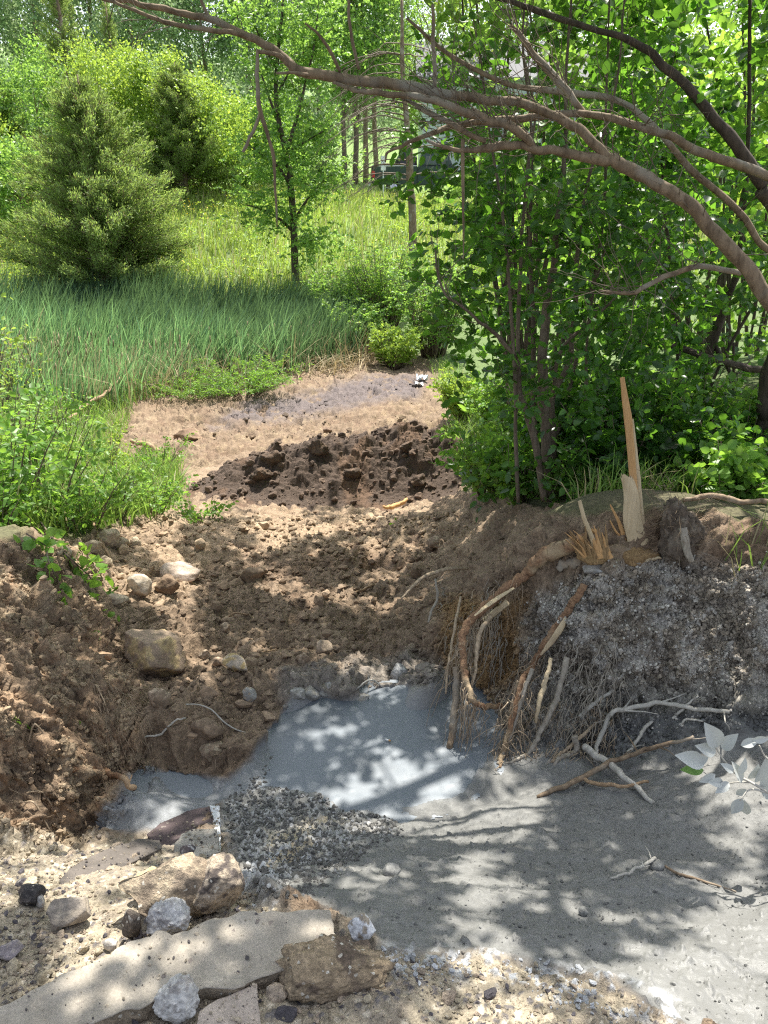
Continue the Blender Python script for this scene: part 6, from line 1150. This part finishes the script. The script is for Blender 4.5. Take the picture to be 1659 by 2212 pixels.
for k, (b, n, ya, yb_, lm, (bu, by), lb, dn) in enumerate(BK):
    x_, z_ = at(bu, by); t = empty('thicket_shrub' if 'shrub' in lb else 'thicket_tree', (x_, by, z_), lb, 'shrub' if 'shrub' in lb else 'tree'); cloud(b, int(n*dn*(.5 if k == 2 else .18 if k < 4 else .3)), 510+k, 1.6, .47, ya, yb_, .075+.005*by, 7, .28, lm, t, (lambda u, v: sstep(960, 1130, u)) if bu < 1200 else None)
    rs = np.random.RandomState(530+k); L_ = []
    for j in range(7):
        u1 = bu+rs.uniform(-160, 160); L_.append([(bu+rs.uniform(-25, 25), proj(x_, by, z_)[1]+4, by, 900/by*.09), (bu*.6+u1*.4, 650, by, 900/by*.06), (u1, 300, by, 900/by*.04), (u1+rs.uniform(-60, 60), -60, by, 900/by*.02)] if 'tall' in lb else [(bu+rs.uniform(-25, 25), proj(x_, by, z_)[1]+4, by, 900/by*.06), ((bu+u1)/2, 760, by, 900/by*.04), (u1, b[2]+120, by, 900/by*.02)])
    stems(t, L_, 'bark_dark', 'stem', 540+k*10, 5)
for k, (u, y, H, sp, ns, ls, lm, lb) in enumerate([(1130, 4.9, .5, .4, 40, .05, 'weed', 'low herbs at the foot of the multi stemmed shrub, left side'), (1330, 4.6, .55, .45, 46, .06, 'leaf_thicket', 'low herbs directly behind the shattered stump'), (1480, 5., .6, .5, 46, .06, 'weed', 'leafy undergrowth between stump and dark forked tree'), (1600, 4.3, .5, .4, 40, .05, 'leaf_thicket', 'leafy undergrowth at the right edge by the root ball'), (1240, 5.2, .8, .6, 50, .06, 'leaf_thicket', 'leafy undergrowth right of the multi stemmed shrub'), (1060, 6.3, .7, .5, 50, .055, 'leaf_light', 'sunlit undergrowth left of the multi stemmed shrub'), (1560, 3.9, .35, .3, 24, .055, 'weed', 'sprig of broad green leaves beside the grey branch'), (1180, 6.3, .8, .6, 46, .06, 'weed', 'undergrowth behind the multi stemmed shrub')]): bush('undergrowth', lb, 'plant', u, y, H, sp, ns, ls, lm, 560+k, 'round', 10, per=5)

# ------------------------------------------------------------------ overhanging crown of the leaning tree (throws the dappled shade)
def shade(u, v):
    s = np.where(v > 1650, .36, 0.)
    s = np.maximum(s, poly_mask(u, v, [(430,1200),(700,1180),(1000,1180),(1060,1300),(1000,1500),(500,1500),(430,1300)], 30)*.6)
    s = np.maximum(s, poly_mask(u, v, [(-400,1180),(230,1180),(430,1250),(500,1500),(560,1700),(-400,1720)], 30)*.14)
    s = np.maximum(s, poly_mask(u, v, [(480,1480),(1100,1440),(1100,1700),(450,1720)], 30)*.75)
    s = np.maximum(s, poly_mask(u, v, [(1080,1200),(2100,1180),(2100,1700),(1080,1700)], 30)*.2)
    s = np.maximum(s, poly_mask(u, v, [(400,1110),(1050,1100),(1050,1180),(400,1200)], 20)*.3)
    s = np.where(poly_mask(u, v, [(-400,1850),(300,1850),(760,2050),(1000,2100),(1400,2300),(-400,2400)], 20) > .5, .26, s)
    s = np.where(poly_mask(u, v, [(480,1740),(620,1620),(860,1790),(640,1960),(480,1850)], 20) > .5, .62, s)
    s = np.where(poly_mask(u, v, [(1440,1530),(1800,1520),(1800,2060),(1420,2060),(1400,1850),(1480,1760)], 20) > .5, .12, s)
    s = np.where(poly_mask(u, v, [(1300,2050),(1750,2000),(1750,2300),(1400,2300)], 30) > .5, .3, s)
    return s
rs = np.random.RandomState(601); n = 42000; gx_ = rs.uniform(-4.2, 4.2, n); gy_ = rs.uniform(.4, 8.5, n); g0 = gz(gx_, gy_, B0); u, v = proj(gx_, gy_, g0)
hgt = rs.uniform(3.1, 4.9, n); P = np.stack([gx_, gy_, g0], 1)+SUNV*((hgt-g0)/SUNV[2])[:, None]
pu, pw = proj(P[:, 0], P[:, 1], P[:, 2]); infr = (pw > -90) & (pu < 1250) & (P[:, 1] > 0)
nz_ = .5*fbm2(gx_*1.0, gy_*1.3, 2.0, 2, 602)+.5*fbm2(gx_*1., gy_*1.5, 5.5, 2, 603); sv = shade(u, v)
thr = np.clip(sv, 0, 1)*.30+.35        # noise spans about .3-.7
k = (nz_ < thr) & (sv > .02) & ~infr; P = P[k]; print('canopy twigs', len(P))
tw = MB(); V, Fq, r = twiglets(P, .15, 6, .075, rs, None, 'ovate', up=1.2, tw=tw); mesh('crown', V, Fq, M['leaf_thicket'], lt, rnd=r); tw.build('leaf_twigs', M['bark_stem'], lt)['kind'] = 'stuff'
def limb3(pts, r0, r1, seed, sides=8):
    Q = wiggle(crom(np.array(pts, float), 40), .03, seed); mesh('limb', *tube(Q, np.linspace(r0, r1, 40), sides, .12, seed), M['bark_grey'], lt); return Q, np.linspace(r0, r1, 40)
# one limb follows the winding trunk shadow seen on the grey mud
sh = [(1235, 1640), (1225, 1730), (1218, 1800), (1205, 1880), (1190, 1950), (1172, 2020), (1185, 2080), (1215, 2150)]
SP = []
for i, (a, b) in enumerate(sh): p = hit(a, b); SP.append(p+SUNV*((3.3+.05*i-p[2])/SUNV[2]))
LO = [limb3([np.array([2.2, 5.2, 2.9])]+SP, .05, .014, 5), limb3([(2.2, 5.3, 3.), (.8, 4.6, 3.7), (-.8, 3.9, 4.), (-2.4, 3.2, 4.1)], .05, .012, 6), limb3([(2.3, 5., 3.), (2., 3.4, 3.7), (1.4, 2.2, 4.), (.4, 1.6, 4.1)], .045, .012, 7), limb3([(2.4, 5.4, 2.9), (.6, 6.5, 4.2), (-1.4, 6.8, 4.6), (-3., 6., 4.7)], .05, .012, 8), limb3([(2.4, 4.8, 3.), (3., 3.2, 3.6), (2.8, 1.8, 3.9)], .04, .012, 9)]
ring(lt, LO, 260, .6, rs, 'bark_grey', 'side_twigs', .006, up=.1)
